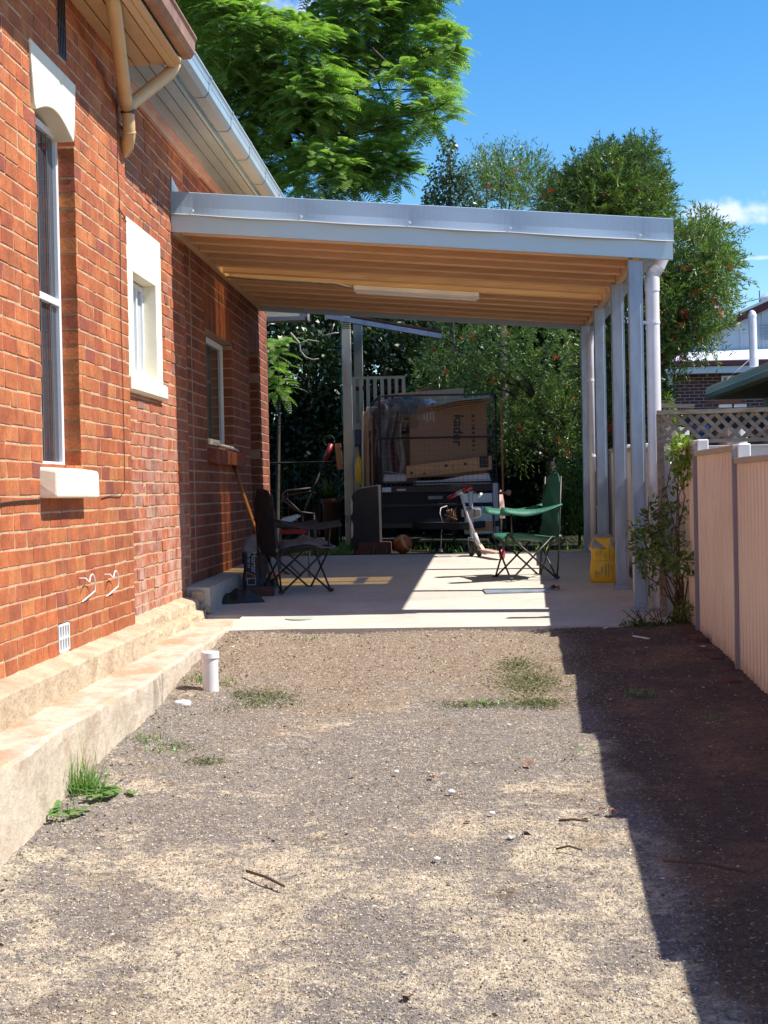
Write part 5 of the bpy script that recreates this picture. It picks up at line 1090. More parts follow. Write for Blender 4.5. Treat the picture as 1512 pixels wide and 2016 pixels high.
# broom
mb = MB(); BR_ = thing('broom', 'broom with a long orange wooden handle leaning against the brick wall', 'broom', (-1.78, 13.3, .12))
mb.tube([WP(460, 916, 13.75), WP(507, 1052, 13.2), WP(520, 1090, 13.1)], .014, 10); hd = mb.build('handle', 'broomwood', BR_, True); mb = MB(); mb.tube([WP(458, 911, 13.77), WP(463, 925, 13.72)], .0135, 10); mb.build('handle_tip', 'lime', hd, True)
q = WP(520, 1090, 13.1); e_ = WP(536, 1150, 12.95); mb = MB(); mb.tube([q, e_], .012, 8); mb.cbox((e_[0]-.02, e_[1]-.16, .18), (e_[0]+.03, e_[1]+.16, .22), .008); mb.build('head', 'broomwood', BR_); mb = MB(); mb.box((e_[0]-.025, e_[1]-.155, .105), (e_[0]+.035, e_[1]+.155, .18)); mb.build('bristles', 'black_fab', BR_)
# pale sill-height timber trim leaning next to the bag (thin L shaped batten)
mb = MB(); mb.bar(WP(471, 1133, 13.0), WP(477, 1156, 12.85), .015, .012); tag(mb.build('batten', 'palebark'), 'short pale batten standing on the kerb left of the mortar bag', 'batten')
# black liner heap and brown brick
g = onG(470, 1186); BB = thing('bin_liner', 'black plastic liner heap lying on the slab at the foot of the kerb', 'bag', (g[0], g[1], gz(g[1])), math.radians(14))
mb = MB()
def heap(u, v):
    x = -.20+.40*u; y = -.11+.22*v; e = max(0, 1-(2*u-1)**4)*max(0, 1-(2*v-1)**4)
    return (x, y, .002+e*(.045+.06*u+.018*math.sin(11*u+4*v)+.014*math.sin(17*v+5*u)+.010*math.sin(31*u)))
mb.grid(heap, 30, 18); mb.build('liner', 'bag_black', BB, True, True)
g = onG(505, 1174); mb = MB(); bk = thing('brown_brick', 'brown brick on the slab under the mortar bag', 'brick', (g[0]+.02, g[1], gz(g[1])), math.radians(4))
mb.cbox((-.10, -.05, 0), (.125, .05, .078), .005); mb.build('brick', 'brickbit', bk, local=True)
# yellow bag by the post
g = onG(1190, 1148); YB = thing('yellow_bag', 'bulging yellow bag with clear grey film top leaning by the second post', 'bag', (g[0], g[1]+.08, gz(g[1]+.08)), math.radians(-3))
wY = WP(1216, 1100, g[1])[0]-WP(1162, 1100, g[1])[0]; hY = WP(1190, 1054, g[1])[2]-gz(g[1])
bagshape(MB(), wY, .19, hY*.93, taper=.72).build('bag', 'yellow', YB, True, True); bagshape(MB(), wY*.99, .185, hY, v0=.72, taper=.45, bul=.3, inf=.003).build('film_top', 'bagtop', YB, True, True)
mb = MB(); rr = random.Random(5)
for x, z0, z1 in ((.045, .50, .82), (.062, .74, .84), (.012, .52, .62), (-.03, .60, .72), (-.06, .56, .66), (.035, .12, .42), (.062, .20, .36), (.010, .14, .40), (-.02, .2, .34), (-.045, .16, .22), (-.07, .12, .26)):
    mb.box((x, -.1035, hY*z0), (x+.007, -.1005, hY*z1))
mb.box((-.08, -.1035, hY*.46), (.09, -.101, hY*.468)); mb.build('printing', 'grey_wood', YB, local=True)
# basketball
p = WP(793, 1074, 15.75); BL_ = thing('basketball', 'brown and cream basketball resting at the back edge of the slab', 'ball', (p[0], 15.78, gz(15.7)+.0))
mb = MB(); rB = .098
def sph(u, v): th = 2*math.pi*u; ph = math.pi*(v-.5); return (rB*math.cos(th)*math.cos(ph), rB*math.sin(th)*math.cos(ph), rB+rB*math.sin(ph))
mb.grid(sph, 48, 32); 
for k in range(len(mb.f)):
    i, j = k % 48, k//48; th = 2*math.pi*(i+.5)/48; ph = math.pi*((j+.5)/32-.5); x, y, z = math.cos(th)*math.cos(ph), math.sin(th)*math.cos(ph), math.sin(ph)
    xr = x*math.cos(.5)+z*math.sin(.5); zr_ = -x*math.sin(.5)+z*math.cos(.5)
    mb.m[k] = 1 if (abs(xr-.15-.28*zr_**2) < .13 or (zr_ > .62 and zr_ < .80)) else 0
mb.build('ball', ('ball', 'ball2'), BL_, True, True)
# small stone block and plug lead near the ball
p = onG(735, 1093); mb = MB(); mb.cbox((p[0]-.17, 15.75, .23), (p[0]+.17, 15.95, .38), .012); mb.build('x', 'brickbit').name = 'stone_block'; bpy.data.objects['stone_block'].data.name = 'stone_block'; tag(bpy.data.objects['stone_block'], 'low dark stone block under the front of the trailer beside the ball', 'stone')
mb = MB(); pts = [WP(872, 1030, 16.2), WP(866, 1010, 16.2), WP(868, 1000, 16.3), WP(880, 996, 16.35)]; mb.tube([WP(868, 1080, 16.0), WP(869, 1050, 16.1)]+pts, .005, 6); LD = tag(mb.build('power_lead', 'label_w', None, True), 'pale power lead with its plug hanging from the trailer drawbar', 'lead')
p = WP(868, 1083, 16.0); mb = MB(); mb.cbox((p[0]-.02, 15.98, p[2]-.03), (p[0]+.02, 16.02, p[2]+.02), .006); mb.build('plug', 'label_w', LD)
mb = MB(); rr = random.Random(3); base = WP(888, 1025, 16.1)
for k in range(9): mb.tube([base+np.array([rr.uniform(-.07, .07), rr.uniform(-.03, .03), rr.uniform(-.1, .14)]) for _ in range(5)], .006, 5)
tag(mb.build('chain_tangle', 'rust', None, True), 'rusty tangle of chain and cord hanging at the trailer coupling', 'chain')
# kick scooter
SC = thing('kick_scooter', 'kick scooter with red grips and pink-brown deck propped by the jockey wheel', 'scooter', (.10, 15.0, gz(15)))
hA, hB = WP(883, 980, 15.25), WP(929, 958, 15.0); hm = (hA+hB)/2
mb = MB(); mb.tube([hm, WP(921, 1018, 15.15), WP(935, 1052, 15.2)], .013, 10); mb.tube([WP(934, 1050, 15.2), WP(943, 1075, 15.2)], .024, 10); st_ = mb.build('stem', 'label_w', SC, True)
for a, b_ in ((hA, hm+(hA-hm)*.22), (hm+(hB-hm)*.22, hB)): mb = MB(); mb.tube([a, b_], .021, 12); mb.build('grip', 'red', SC, True)
mb = MB(); mb.tube([hm+(hA-hm)*.25, hm+(hB-hm)*.25], .022, 10); mb.build('stem_clamp', 'galv', st_, True)
d0, d1_ = WP(950, 1087, 15.2), WP(985, 1096, 14.85)
mb = MB(); mb.bar(WP(944, 1072, 15.2), WP(957, 1091, 15.15), .05, .018); mb.bar((d0[0], d0[1], gz(15.2)+.07), (d1_[0]+.0, d1_[1], gz(14.9)+.065), .10, .016); mb.build('deck', 'pink', SC)
for px, py, Y, nm_, m_ in ((944, 1090, 15.2, 'wheel', 'rubber'), (989, 1097, 14.85, 'wheel', 'red')):
    q = WP(px, py, Y); mb = MB(); r_ = .052; mb.lathe((q[0]-.012, Y, gz(Y)+r_+.004), [(.02, 0), (r_, .002), (r_, .022), (.02, .024)], 24, 'X', math.radians(-25)); mb.build(nm_, m_, SC, True)
# things on the slab
mb = MB(); a, b_ = onG(950, 1163), onG(1085, 1166); mb.add([], []); zz = lambda p, h: (p[0], p[1], gz(p[1])+h)
q0, q1, q2, q3 = onG(950, 1163), onG(1090, 1161), onG(1092, 1167), onG(957, 1171)
mb.prism([zz(q, .006) for q in (q3, q2, q1, q0)], (0, 0, .010)); tag(mb.build('flat_strip', 'galv'), 'flat thin grey strip lying on the slab near the green camp chair', 'strip')
g = onG(590, 1219); mb = MB(); mb.lathe((g[0], g[1], gz(g[1])+.004), [(.105, 0), (.105, .004), (.095, .006), (.0, .007)], 28); tag(mb.build('drain_lid', 'sage', None), 'round pale green drain lid set in the front of the slab', 'lid')
def crumple(name, label, px, py, s, m, seed, cat='leaf', group=None, dz=.004):
    g = onG(px, py); rr = random.Random(seed); mb = MB(); n = 7; c = (g[0], g[1], gz(g[1])+dz+.35*s)
    ring = [(g[0]+s*(.5+.5*rr.random())*math.cos(6.283*k/n), g[1]+s*(.5+.6*rr.random())*math.sin(6.283*k/n), gz(g[1])+dz+s*rr.uniform(0, .8)) for k in range(n)]
    mb.add([c]+ring, [(0, 1+k, 1+(k+1) % n) for k in range(n)]); o = solid(mb.build(name, m), s*.04); return tag(o, label, cat, group)
GL = 'dead leaves scattered on the driveway'
crumple('dead_leaf', 'large curled brown leaf on the slab at the end of the grey strip', 1093, 1162, .06, 'deadleaf', 1, group=GL)
for k, (px, py, s, lb) in enumerate(((1040, 1510, .028, 'reddish crumpled leaf on open gravel right of centre'), (850, 1534, .018, 'tiny red leaf alone on mid gravel, left of the reddish crumpled leaf'), (1208, 1601, .022, 'brown leaf nearest the fence shadow in the row of three'), (1185, 1598, .022, 'brown leaf in the middle of the row of three'), (1163, 1607, .02, 'pale brown leaf at the left of the row of three'), (920, 1622, .013, 'tiny dark leaf left of the green-brown leaf'), (1040, 1646, .024, 'green-brown folded leaf on the near gravel'), (803, 1973, .022, 'pale curled leaf at the bottom edge of the gravel'), (254, 1487, .035, 'dark red leaf at the foot of the cream ledge'), (697, 1526, .02, 'pale leaf flake on gravel in the middle of the driveway'))):
    crumple('dead_leaf', lb, px, py, s, 'deadleaf' if k not in (6, 9) else 'grey_wood', k+10, group=GL)
g = onG(1010, 1655); crumple('bottle_shard', 'pale green glass flake on the near gravel', 1008, 1655, .018, 'sage', 33, 'shard')
for k, (p0, p1, lb, r) in enumerate((((1100, 1622), (1158, 1623), 'curved dark twig on gravel near the row of brown leaves', .005), ((1095, 1678), (1146, 1680), 'straight dark twig below the curved dark twig', .004), ((486, 1722), (560, 1752), 'long brown twig on the near left gravel', .005), ((1305, 1702), (1470, 1725), 'long pale twig lying in the fence shadow', .004))):
    a, b_ = onG(*p0), onG(*p1); mb = MB(); m_ = (a+b_)/2+np.array([.0, .02*(k % 2), .0]); mb.tube([zz(a, .012), zz(m_, .018), zz(b_, .012)], r, 5); tag(mb.build('twig', 'twig', None, True), lb, 'twig', 'twigs on the driveway')
# PVC stub and its fallen cap
g = onG(415, 1364); PS = thing('pipe_stub', 'short white PVC pipe standing up from the gravel beside the cream ledge', 'pipe', (g[0], g[1], gz(g[1])))
hP = WP(415, 1284, g[1])[2]-gz(g[1]); mb = MB(); mb.lathe((0, 0, -.05), [(.043, 0), (.043, hP+.04)], 32); mb.build('pipe', 'pvc', PS, local=True)
mb = MB(); mb.lathe((0, 0, hP-.03), [(.049, 0), (.049, .028), (.044, .034), (0.001, .035)], 32); mb.build('cap', 'white', PS, local=True)
g = onG(360, 1392); mb = MB(); mb.lathe((g[0], g[1], gz(g[1])+.006), [(.043, 0), (.043, .02), (.038, .026), (.001, .027)], 24); tag(mb.build('fallen_disc', 'white', None), 'small white plastic disc lying on the gravel by the ledge', 'disc')
# litter and brick edging by the fence
mb = MB(); a, b_ = onG(1247, 1258), onG(1278, 1262); mb.bar(zz(a, .02), zz(b_, .015), .02, .006); tag(mb.build('paper_scrap', 'white'), 'narrow white scrap lying on dark soil at the slab corner', 'scrap')
crumple('plastic_scrap', 'crumpled white scrap at the slab edge left of the vine', 1193, 1240, .02, 'white', 50, 'scrap')
rr = random.Random(8)
EL = ['edging brick nearest the vine', 'second edging brick from the vine', 'third edging brick from the vine', 'fourth edging brick from the vine, half buried', 'fifth edging brick from the vine', 'edging brick nearest the viewer, beside the first full fence panel']
for k in range(6):
    y = 9.9-.34*k; mb = MB(); mb.cbox((1.375+.02*math.sin(k*2.2), y-.11, gz(y)-.04), (1.45+.02*math.sin(k*2.2), y+.11, gz(y)+.045+rr.uniform(-.015, .01)), .008); o = mb.build('edging_brick', 'brickbit'); o.rotation_euler = (0, 0, 0); tag(o, EL[k]+' along the fence foot', 'brick', 'bricks edging the fence foot')
# pale stones
for k, (px, py, s, lb) in enumerate(((888, 1567, .012, 'white pebble on the mid gravel'), (860, 1700, .010, 'small white pebble on near gravel'), (968, 1609, .010, 'pale pebble left of the curved twig'), (780, 1527, .010, 'cream pebble near the centre of the driveway'), (1385, 1282, .02, 'white pebble on dark soil by the fence'))):
    g = onG(px, py); mb = MB(); blob(mb, (g[0], g[1], gz(g[1])+.012+s*.4), (s*1.3, s, s*.7), k, 10, 6, .15); tag(mb.build('pebble', 'white', None, True), lb, 'pebble', 'pale pebbles on the driveway')

# ============================================================ vegetation helpers
def nrm(a): return a/np.maximum(np.linalg.norm(a, axis=-1, keepdims=True), 1e-9)
def sample_blobs(blobs, n, rg, inner=.5, flat=1.0):
    """blobs (x,y,z,r) -> points near the skin of each and outward directions"""
    B = np.array(blobs, float); w_ = B[:, 3]**2; k = rg.choice(len(B), n, p=w_/w_.sum()); d_ = nrm(rg.normal(size=(n, 3))); rad = B[k, 3]*(inner+(1-inner)*rg.random(n)**.6)*rg.uniform(.9, 1.12, n)
    p = B[k, :3]+d_*rad[:, None]*np.array([1, 1, flat]); return p, d_
def leaves(p, d_, L, W, rg, jit=.5, droop=0):
    """one folded diamond per (p,d)"""
    n = len(p); d2 = nrm(d_+rg.normal(size=(n, 3))*jit+np.array([0, 0, -droop])); s = nrm(np.cross(d2, nrm(rg.normal(size=(n, 3))))); u = np.cross(s, d2)
    l = L*rg.uniform(.6, 1.2, n)[:, None]; w_ = W*rg.uniform(.7, 1.2, n)[:, None]
    a = p; b = p+d2*l*.45+s*w_+u*w_*.35; c = p+d2*l; e = p+d2*l*.45-s*w_+u*w_*.35
    return np.stack([a, b, c, e], 1)
def twigleaves(p, d_, tl_, k, L, W, rg, spread=.9, droop=0.):
    """k leaves along a twig from p in direction d"""
    n = len(p); t = np.tile(np.linspace(.1, 1, k), n); P = np.repeat(p, k, 0); D = np.repeat(d_, k, 0); T_ = np.repeat(tl_*rg.uniform(.6, 1.3, n), k)
    P = P+D*(t*T_)[:, None]+np.array([0, 0, -1.])*(droop*(t*T_)**2/max(tl_, 1e-3))[:, None]
    return leaves(P, D*.9, L, W, rg, spread)
def PB(px, py, r, Y): q = onY(px, py, Y); return (q[0], q[1], q[2], r*Y/FPX)
def tree(name, label, trunk, limbs, m, base, group=None, cat='tree'):
    T_ = thing(name, label, cat, base, 0, group); mb = MB(); mb.tube(trunk[0], trunk[1], 10)
    for pts, rs in limbs: mb.tube(pts, rs, 6)
    mb.build('trunk', m, T_, True); return T_
def limbs_to(blobs, fork, r0, rr, step=.25, subs=2):
    out = []
    for b in blobs:
        f = np.array(fork[rr.randrange(len(fork))]); c = np.array(b[:3]); mid = (f+c)/2+np.array([rr.uniform(-.15, .15), rr.uniform(-.15, .15), rr.uniform(-.05, .25)])
        out.append(([f, (f+mid)/2+np.array([0, 0, .05]), mid, (mid+c)/2, c], [r0, r0*.8, r0*.6, r0*.4, r0*.25]))
        for _ in range(subs):
            e = c+np.array([rr.uniform(-1, 1), rr.uniform(-1, 1), rr.uniform(-.6, .9)])*b[3]*.9; out.append(([c, (c+e)/2+np.array([0, 0, rr.uniform(-.05, .1)]), e], [r0*.28, r0*.18, r0*.07]))
    return out

# ---- feathery tree behind the house
JY = 24.0
jb = [(455, 70, 95), (590, 120, 105), (500, 190, 90), (560, 260, 100), (700, 275, 95), (640, 335, 72), (755, 325, 62), (545, 330, 60), (800, 70, 80), (850, 140, 50), (858, 215, 42), (870, 90, 40), (720, 20, 75), (790, -70, 120), (640, -110, 110), (420, -20, 90), (690, 355, 42), (660, 210, 55), (470, 130, 80), (400, 110, 60), (610, 190, 80), (785, 345, 38), (820, 240, 30), (745, 105, 40), (770, 235, 30), (790, 150, 30), (735, 190, 30), (705, 130, 40), (830, 175, 30), (640, 60, 60)]
JB = [PB(x, y, r*.92, JY+(i % 5-2)*.45) for i, (x, y, r) in enumerate(jb)]+[PB(300, 40, 110, JY+1.2), PB(330, 200, 110, JY+1.2), PB(250, -80, 140, JY)]
rr = random.Random(21); F0 = onY(455, 600, JY+.6); FK = [onY(590, 330, JY+.5), onY(560, 250, JY+.5), onY(680, 180, JY+.5), onY(700, 90, JY+.3)]
JT = tree('feathery_tree', 'large tree with bright feathery fern-like leaves rising behind the house roof', ([(F0[0], JY+.6, .1), (F0[0]+.05, JY+.6, 2), onY(470, 430, JY+.6), FK[0], FK[1], FK[2], FK[3]], [.20, .17, .14, .11, .08, .05, .03]), limbs_to(JB, FK, .034, rr, subs=5), 'bark', (F0[0], JY+.6, .2))
rg = np.random.default_rng(5)
p, d_ = sample_blobs(JB, 2700, rg, .45, .85)
d_ = nrm(d_*[1, 1, .55]+np.array([.12, -.2, .18]))
def fronds(p, d_, k, rg, L=.34, npin=13, W=.012, PL_=.075, tw=.03):
    n = len(p)*k; P = np.repeat(p, k, 0)+rg.normal(size=(n, 3))*tw; az = rg.uniform(0, 6.283, n)
    D = nrm(np.repeat(d_, k, 0)*.55+np.stack([np.cos(az), np.sin(az), rg.uniform(-.1, .55, n)], 1)*.75)
    s = nrm(np.cross(D, np.array([0, 0, 1.])+rg.normal(size=(n, 3))*.25)); l = L*rg.uniform(.65, 1.15, n); Q = []
    for j in range(npin):
        t = (j+.7)/npin; c = P+D*(l*t)[:, None]+np.array([0, 0, -1.])*(.42*l*t**2.2)[:, None]
        dd = nrm(D+np.array([0, 0, -1.])*.9*t**1.2)
        pl = (PL_*math.sin(math.pi*(.16+.80*t))**.7*(l/L))[:, None]
        for sg in (1, -1):
            a = nrm(s*sg+dd*.55+np.array([0, 0, -.12])); e = c+a*pl; w_ = dd*W
            Q.append(np.stack([c-w_*.5, c+w_*.5, e+w_*.35+a*0, e-w_*.5], 1))
    return np.concatenate(Q)
quads('crown', fronds(p, d_, 5, rg, L=.40, npin=11, W=.024, PL_=.085), 'jac', JT)
# ---- low feathery sprays behind the wall end
LJ = [PB(545, 690, 26, 19.5), PB(550, 760, 26, 19.5), PB(540, 725, 22, 19.5)]
T_ = thing('feathery_shrub', 'bright feathery fronds peeping round the end of the brick wall', 'shrub', (LJ[0][0], 19.5, .2)); mb = MB(); mb.tube([(LJ[0][0]-.05, 19.5, .2), LJ[1][:3], LJ[0][:3]], [.03, .02, .01], 6); mb.build('stem', 'bark', T_)
p, d_ = sample_blobs(LJ, 26, rg, .1); quads('fronds', fronds(p, nrm(d_+np.array([.3, -.5, 0])), 4, rg, .25, 12, .010, .06), 'jac', T_)

# ---- bottlebrush trees
def brushes(blobs, n, rg, inner=.8, cut=None, L=.085):
    p, d_ = sample_blobs(blobs, n*4, rg, inner); ok = (d_[:, 1] < .25); p, d_ = p[ok][:n], d_[ok][:n]; n = len(p)
    ax = nrm(d_*[.6, .6, .3]+np.array([0, 0, -.7])+rg.normal(size=(n, 3))*.3); k = 56; t = np.tile(np.linspace(0, 1, k), n)
    P = np.repeat(p, k, 0)+np.repeat(ax, k, 0)*(t*L)[:, None]; r_ = rg.normal(size=(n*k, 3)); A = np.repeat(ax, k, 0); r_ = nrm(r_-(r_*A).sum(1, keepdims=True)*A)
    return leaves(P, r_, .034, .0022, rg, .12)
def bottlebrush(name, label, bl, Y, nt_, k, seed, mleaf='bot', nfl=20, inner=.45, trunk_px=None, L=.075, W=.0065, droop=.1, upb=.35, tlen=.16):
    rg = np.random.default_rng(seed); rr = random.Random(seed); BB_ = [PB(x, y, r, Y+(i % 3-1)*.35) for i, (x, y, r) in enumerate(bl)]
    tp = onY(trunk_px[0], trunk_px[1], Y); fk = [tp, tp+np.array([.1, 0, .3])]
    T_ = tree(name, label, ([(tp[0]+.05, Y, .0), (tp[0], Y, .9), tuple(tp)], [.09, .075, .05]), limbs_to(BB_, fk, .03, rr, subs=3), 'bark', (tp[0], Y, .2))
    p, d_ = sample_blobs(BB_, nt_, rg, inner); d2 = nrm(d_+np.array([0, -.1, upb])+rg.normal(size=d_.shape)*.3)
    quads('crown', twigleaves(p, d2, tlen, k, L, W, rg, .65, droop), mleaf, T_)
    if nfl: quads('flowers', brushes(BB_, nfl, rg), 'redflower', T_)
    return T_
bottlebrush('bottlebrush_tree', 'tall bottlebrush tree with red flowers rising above the right end of the carport', [(1205, 365, 50), (1130, 400, 45), (1255, 345, 38), (1180, 420, 60), (1260, 420, 50), (1185, 312, 18), (1270, 305, 14), (1225, 320, 22), (1285, 385, 26), (1095, 395, 22), (1150, 350, 22), (1230, 300, 12)], 16.9, 2100, 18, 31, L=.068, W=.0072, tlen=.20, upb=.5, nfl=22, trunk_px=(1200, 700))
bottlebrush('bottlebrush_tree', 'broad red-flowering bottlebrush tree right of the white downpipe', [(1372, 448, 24), (1400, 480, 36), (1350, 510, 62), (1410, 545, 38), (1320, 590, 55), (1380, 595, 50), (1290, 560, 45), (1320, 660, 34), (1260, 640, 50), (1350, 640, 30), (1210, 720, 60), (1225, 830, 60), (1395, 520, 34), (1410, 595, 22), (1330, 700, 22), (1300, 680, 26), (1385, 650, 20)], 16.4, 3000, 17, 32, L=.068, W=.0072, tlen=.22, nfl=60, trunk_px=(1255, 800), droop=.3, upb=.1)
quads('flowers', brushes([PB(*q) for q in ((1330, 640, 50, 16.2), (1370, 600, 50, 16.2), (1290, 600, 40, 16.2), (1330, 700, 26, 16.2), (1310, 670, 30, 16.2), (1240, 680, 50, 16.3), (1220, 800, 60, 16.3), (1350, 540, 50, 16.2))], 95, np.random.default_rng(3)), 'redflower', bpy.data.objects['bottlebrush_tree.001'])
bottlebrush('bottlebrush_tree', 'spiky-topped bottlebrush bush above the middle of the carport roof', [(985, 375, 52), (1030, 370, 45), (940, 385, 40), (960, 340, 26), (1010, 330, 20), (1060, 395, 32)], 21.0, 620, 16, 33, nfl=5, trunk_px=(990, 620), upb=.9, L=.075, tlen=.34)
bottlebrush('bottlebrush_tree', 'hanging bottlebrush with scattered red flowers seen under the carport roof right of the trailer', [(900, 690, 60), (980, 680, 70), (1060, 700, 75), (1130, 720, 65), (930, 740, 40), (1020, 770, 60), (1000, 840, 42), (1080, 800, 60), (1030, 870, 26), (1130, 820, 60), (860, 730, 40), (1005, 790, 40)], 18.9, 1900, 13, 34, nfl=26, mleaf='botd', trunk_px=(1085, 900), droop=.8, upb=-.25, inner=.6)
# slender tree with oval leaves
rg = np.random.default_rng(8); SB = [PB(x, y, r, 20.5) for x, y, r in ((880, 300, 22), (870, 345, 34), (900, 350, 34), (860, 385, 34), (905, 395, 40), (885, 285, 16), (850, 400, 25))]
tp = onY(885, 420, 20.5); ST = tree('slender_tree', 'slender tree with small dark glossy oval leaves above the middle of the carport roof', ([(tp[0], 20.5, .1), tuple(tp), tuple(onY(886, 300, 20.5))], [.05, .03, .01]), limbs_to(SB, [tp, onY(886, 360, 20.5)], .012, random.Random(2)), 'bark', (tp[0], 20.5, .2))
p, d_ = sample_blobs(SB, 1500, rg, .1); quads('crown', leaves(p, nrm(d_+np.array([0, -.2, -.6])), .058, .019, rg, .8), 'glossy', ST)
# dark hedge trees filling the back
def hedge(name, label, bl, Y, n, seed, m='hedge', L=.095, W=.032, trunk=True, lit=0):
    rg = np.random.default_rng(seed); rr = random.Random(seed); HB = [PB(x, y, r, Y+(i % 3)*.5) for i, (x, y, r) in enumerate(bl)]; c = HB[0]
    T_ = tree(name, label, ([(c[0], Y+.3, 0), (c[0]+.1, Y+.3, 1.2), c[:3]], [.12, .1, .06]), limbs_to(HB, [(c[0]+.1, Y+.3, 1.2)], .035, rr), 'bark', (c[0], Y+.3, .2))
    p, d_ = sample_blobs(HB, n, rg, .5); quads('crown', leaves(p, d_, L, W, rg, .9), m, T_); return T_
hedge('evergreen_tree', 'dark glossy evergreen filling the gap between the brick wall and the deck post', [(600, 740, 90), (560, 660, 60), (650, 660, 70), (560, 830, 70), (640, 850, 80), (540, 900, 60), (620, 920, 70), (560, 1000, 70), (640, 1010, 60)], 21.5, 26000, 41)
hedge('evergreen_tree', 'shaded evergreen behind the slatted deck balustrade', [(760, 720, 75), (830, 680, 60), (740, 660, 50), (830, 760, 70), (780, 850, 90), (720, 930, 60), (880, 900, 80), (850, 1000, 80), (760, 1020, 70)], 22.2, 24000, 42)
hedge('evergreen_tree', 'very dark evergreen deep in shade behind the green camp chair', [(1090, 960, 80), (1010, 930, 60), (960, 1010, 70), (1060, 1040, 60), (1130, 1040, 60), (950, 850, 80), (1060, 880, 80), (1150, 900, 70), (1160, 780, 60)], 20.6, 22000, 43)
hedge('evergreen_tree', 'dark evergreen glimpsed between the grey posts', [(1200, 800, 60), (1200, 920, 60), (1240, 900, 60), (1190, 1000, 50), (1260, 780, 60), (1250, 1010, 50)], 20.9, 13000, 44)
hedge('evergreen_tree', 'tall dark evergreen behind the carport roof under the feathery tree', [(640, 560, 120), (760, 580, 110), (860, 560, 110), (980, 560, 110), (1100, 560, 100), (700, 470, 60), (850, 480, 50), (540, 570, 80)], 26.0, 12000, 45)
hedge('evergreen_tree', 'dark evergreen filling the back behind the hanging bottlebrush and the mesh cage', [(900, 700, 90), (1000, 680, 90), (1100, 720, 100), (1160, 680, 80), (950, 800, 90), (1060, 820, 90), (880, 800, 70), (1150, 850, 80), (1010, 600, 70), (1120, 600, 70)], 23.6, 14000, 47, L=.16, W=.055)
# unseen tree added right of the view to shade the back yard
rg = np.random.default_rng(55); GB = [(4.3, 17.2, 8.6, 1.3), (3.9, 16.7, 8.2, .8), (5.0, 17.8, 8.9, 1.2), (4.2, 18.2, 8.3, .9), (4.8, 16.9, 9.4, .9)]
GT = tree('added_shade_tree', 'added unseen thin-leaved tree right of the lattice screen, placed to shade the back yard', ([(6.4, 18.2, 0), (6.3, 18.1, 3), (5.8, 17.8, 6), (5.0, 17.4, 8)], [.22, .18, .12, .06]), limbs_to(GB, [(5.8, 17.8, 6.2), (5.2, 17.5, 7.4)], .05, random.Random(6)), 'bark', (6.4, 18.2, 0))
p, d_ = sample_blobs(GB, 800, rg, .3); quads('crown', twigleaves(p, nrm(d_+np.array([0, 0, -.1])), .25, 9, .13, .013, rg, .6, .4), 'bot', GT)
# lime shrub, oleander, ground plants
T_ = hedge('lime_shrub', 'yellow-green shrub behind the lattice next to the white downpipe', [(1300, 790, 22), (1310, 830, 30), (1300, 860, 25)], 16.0, 900, 46, 'lime', .05, .012)
rg = np.random.default_rng(9); OB = [PB(x, y, r, 16.6) for x, y, r in ((1130, 930, 26), (1110, 980, 26), (1140, 1000, 30), (1120, 1035, 26), (1145, 960, 20), (1100, 1010, 18))]; OT = tree('lance_leaf_shrub', 'bright green lance-leaved shrub between the green chair and the grey posts', ([(OB[2][0], 16.6, .2), OB[2][:3]], [.02, .012]), limbs_to(OB, [OB[2][:3]], .01, random.Random(4)), 'bark', (OB[2][0], 16.6, .25), cat='shrub')
p, d_ = sample_blobs(OB, 110, rg, .2); quads('crown', twigleaves(p, nrm(d_+np.array([0, -.2, .9])), .16, 15, .12, .011, rg, .75), 'ole', OT)
# pale bare branch in front of the evergreen
BRN = thing('bare_branch', 'pale bare forked branch hanging in front of the dark evergreen', 'branch', tuple(WP(590, 675, 19.6)))
mb = MB(); Yb = 19.6
mb.tube([WP(572, 655, Yb), WP(582, 667, Yb), WP(590, 676, Yb), WP(591, 690, Yb), WP(601, 703, Yb), WP(615, 708, Yb), WP(628, 706, Yb)], [.012, .012, .014, .012, .010, .008, .005], 7); mb.tube([WP(590, 676, Yb), WP(600, 673, Yb), WP(606, 669, Yb), WP(618, 671, Yb), WP(628, 672, Yb)], [.012, .010, .009, .007, .004], 7); mb.tube([WP(632, 662, Yb), WP(645, 659, Yb), WP(658, 656, Yb), WP(667, 655, Yb)], [.004, .009, .01, .008], 6); mb.tube([WP(652, 657, Yb), WP(655, 647, Yb), WP(658, 636, Yb)], [.008, .006, .004], 6)
mb.build('branch', 'palebark', BRN, True)
# lawn strip and green blades behind the slab
n = 5200; x = np.where(rng.random(n) < .85, rng.uniform(-2.4, -1.15, n), rng.uniform(-1.2, 2.6, n)); y = 15.62+rng.random(n)**1.5*3.5; z = np.array([gz(v) for v in y]); P = np.stack([x, y, z], 1)
Q = leaves(P, np.tile(np.array([0, 0, 1.]), (n, 1)), .085, .006, rng, .55)
tag(quads('lawn_grass', Q, 'weed'), 'ragged green grass growing behind the slab', 'grass', kind='stuff')
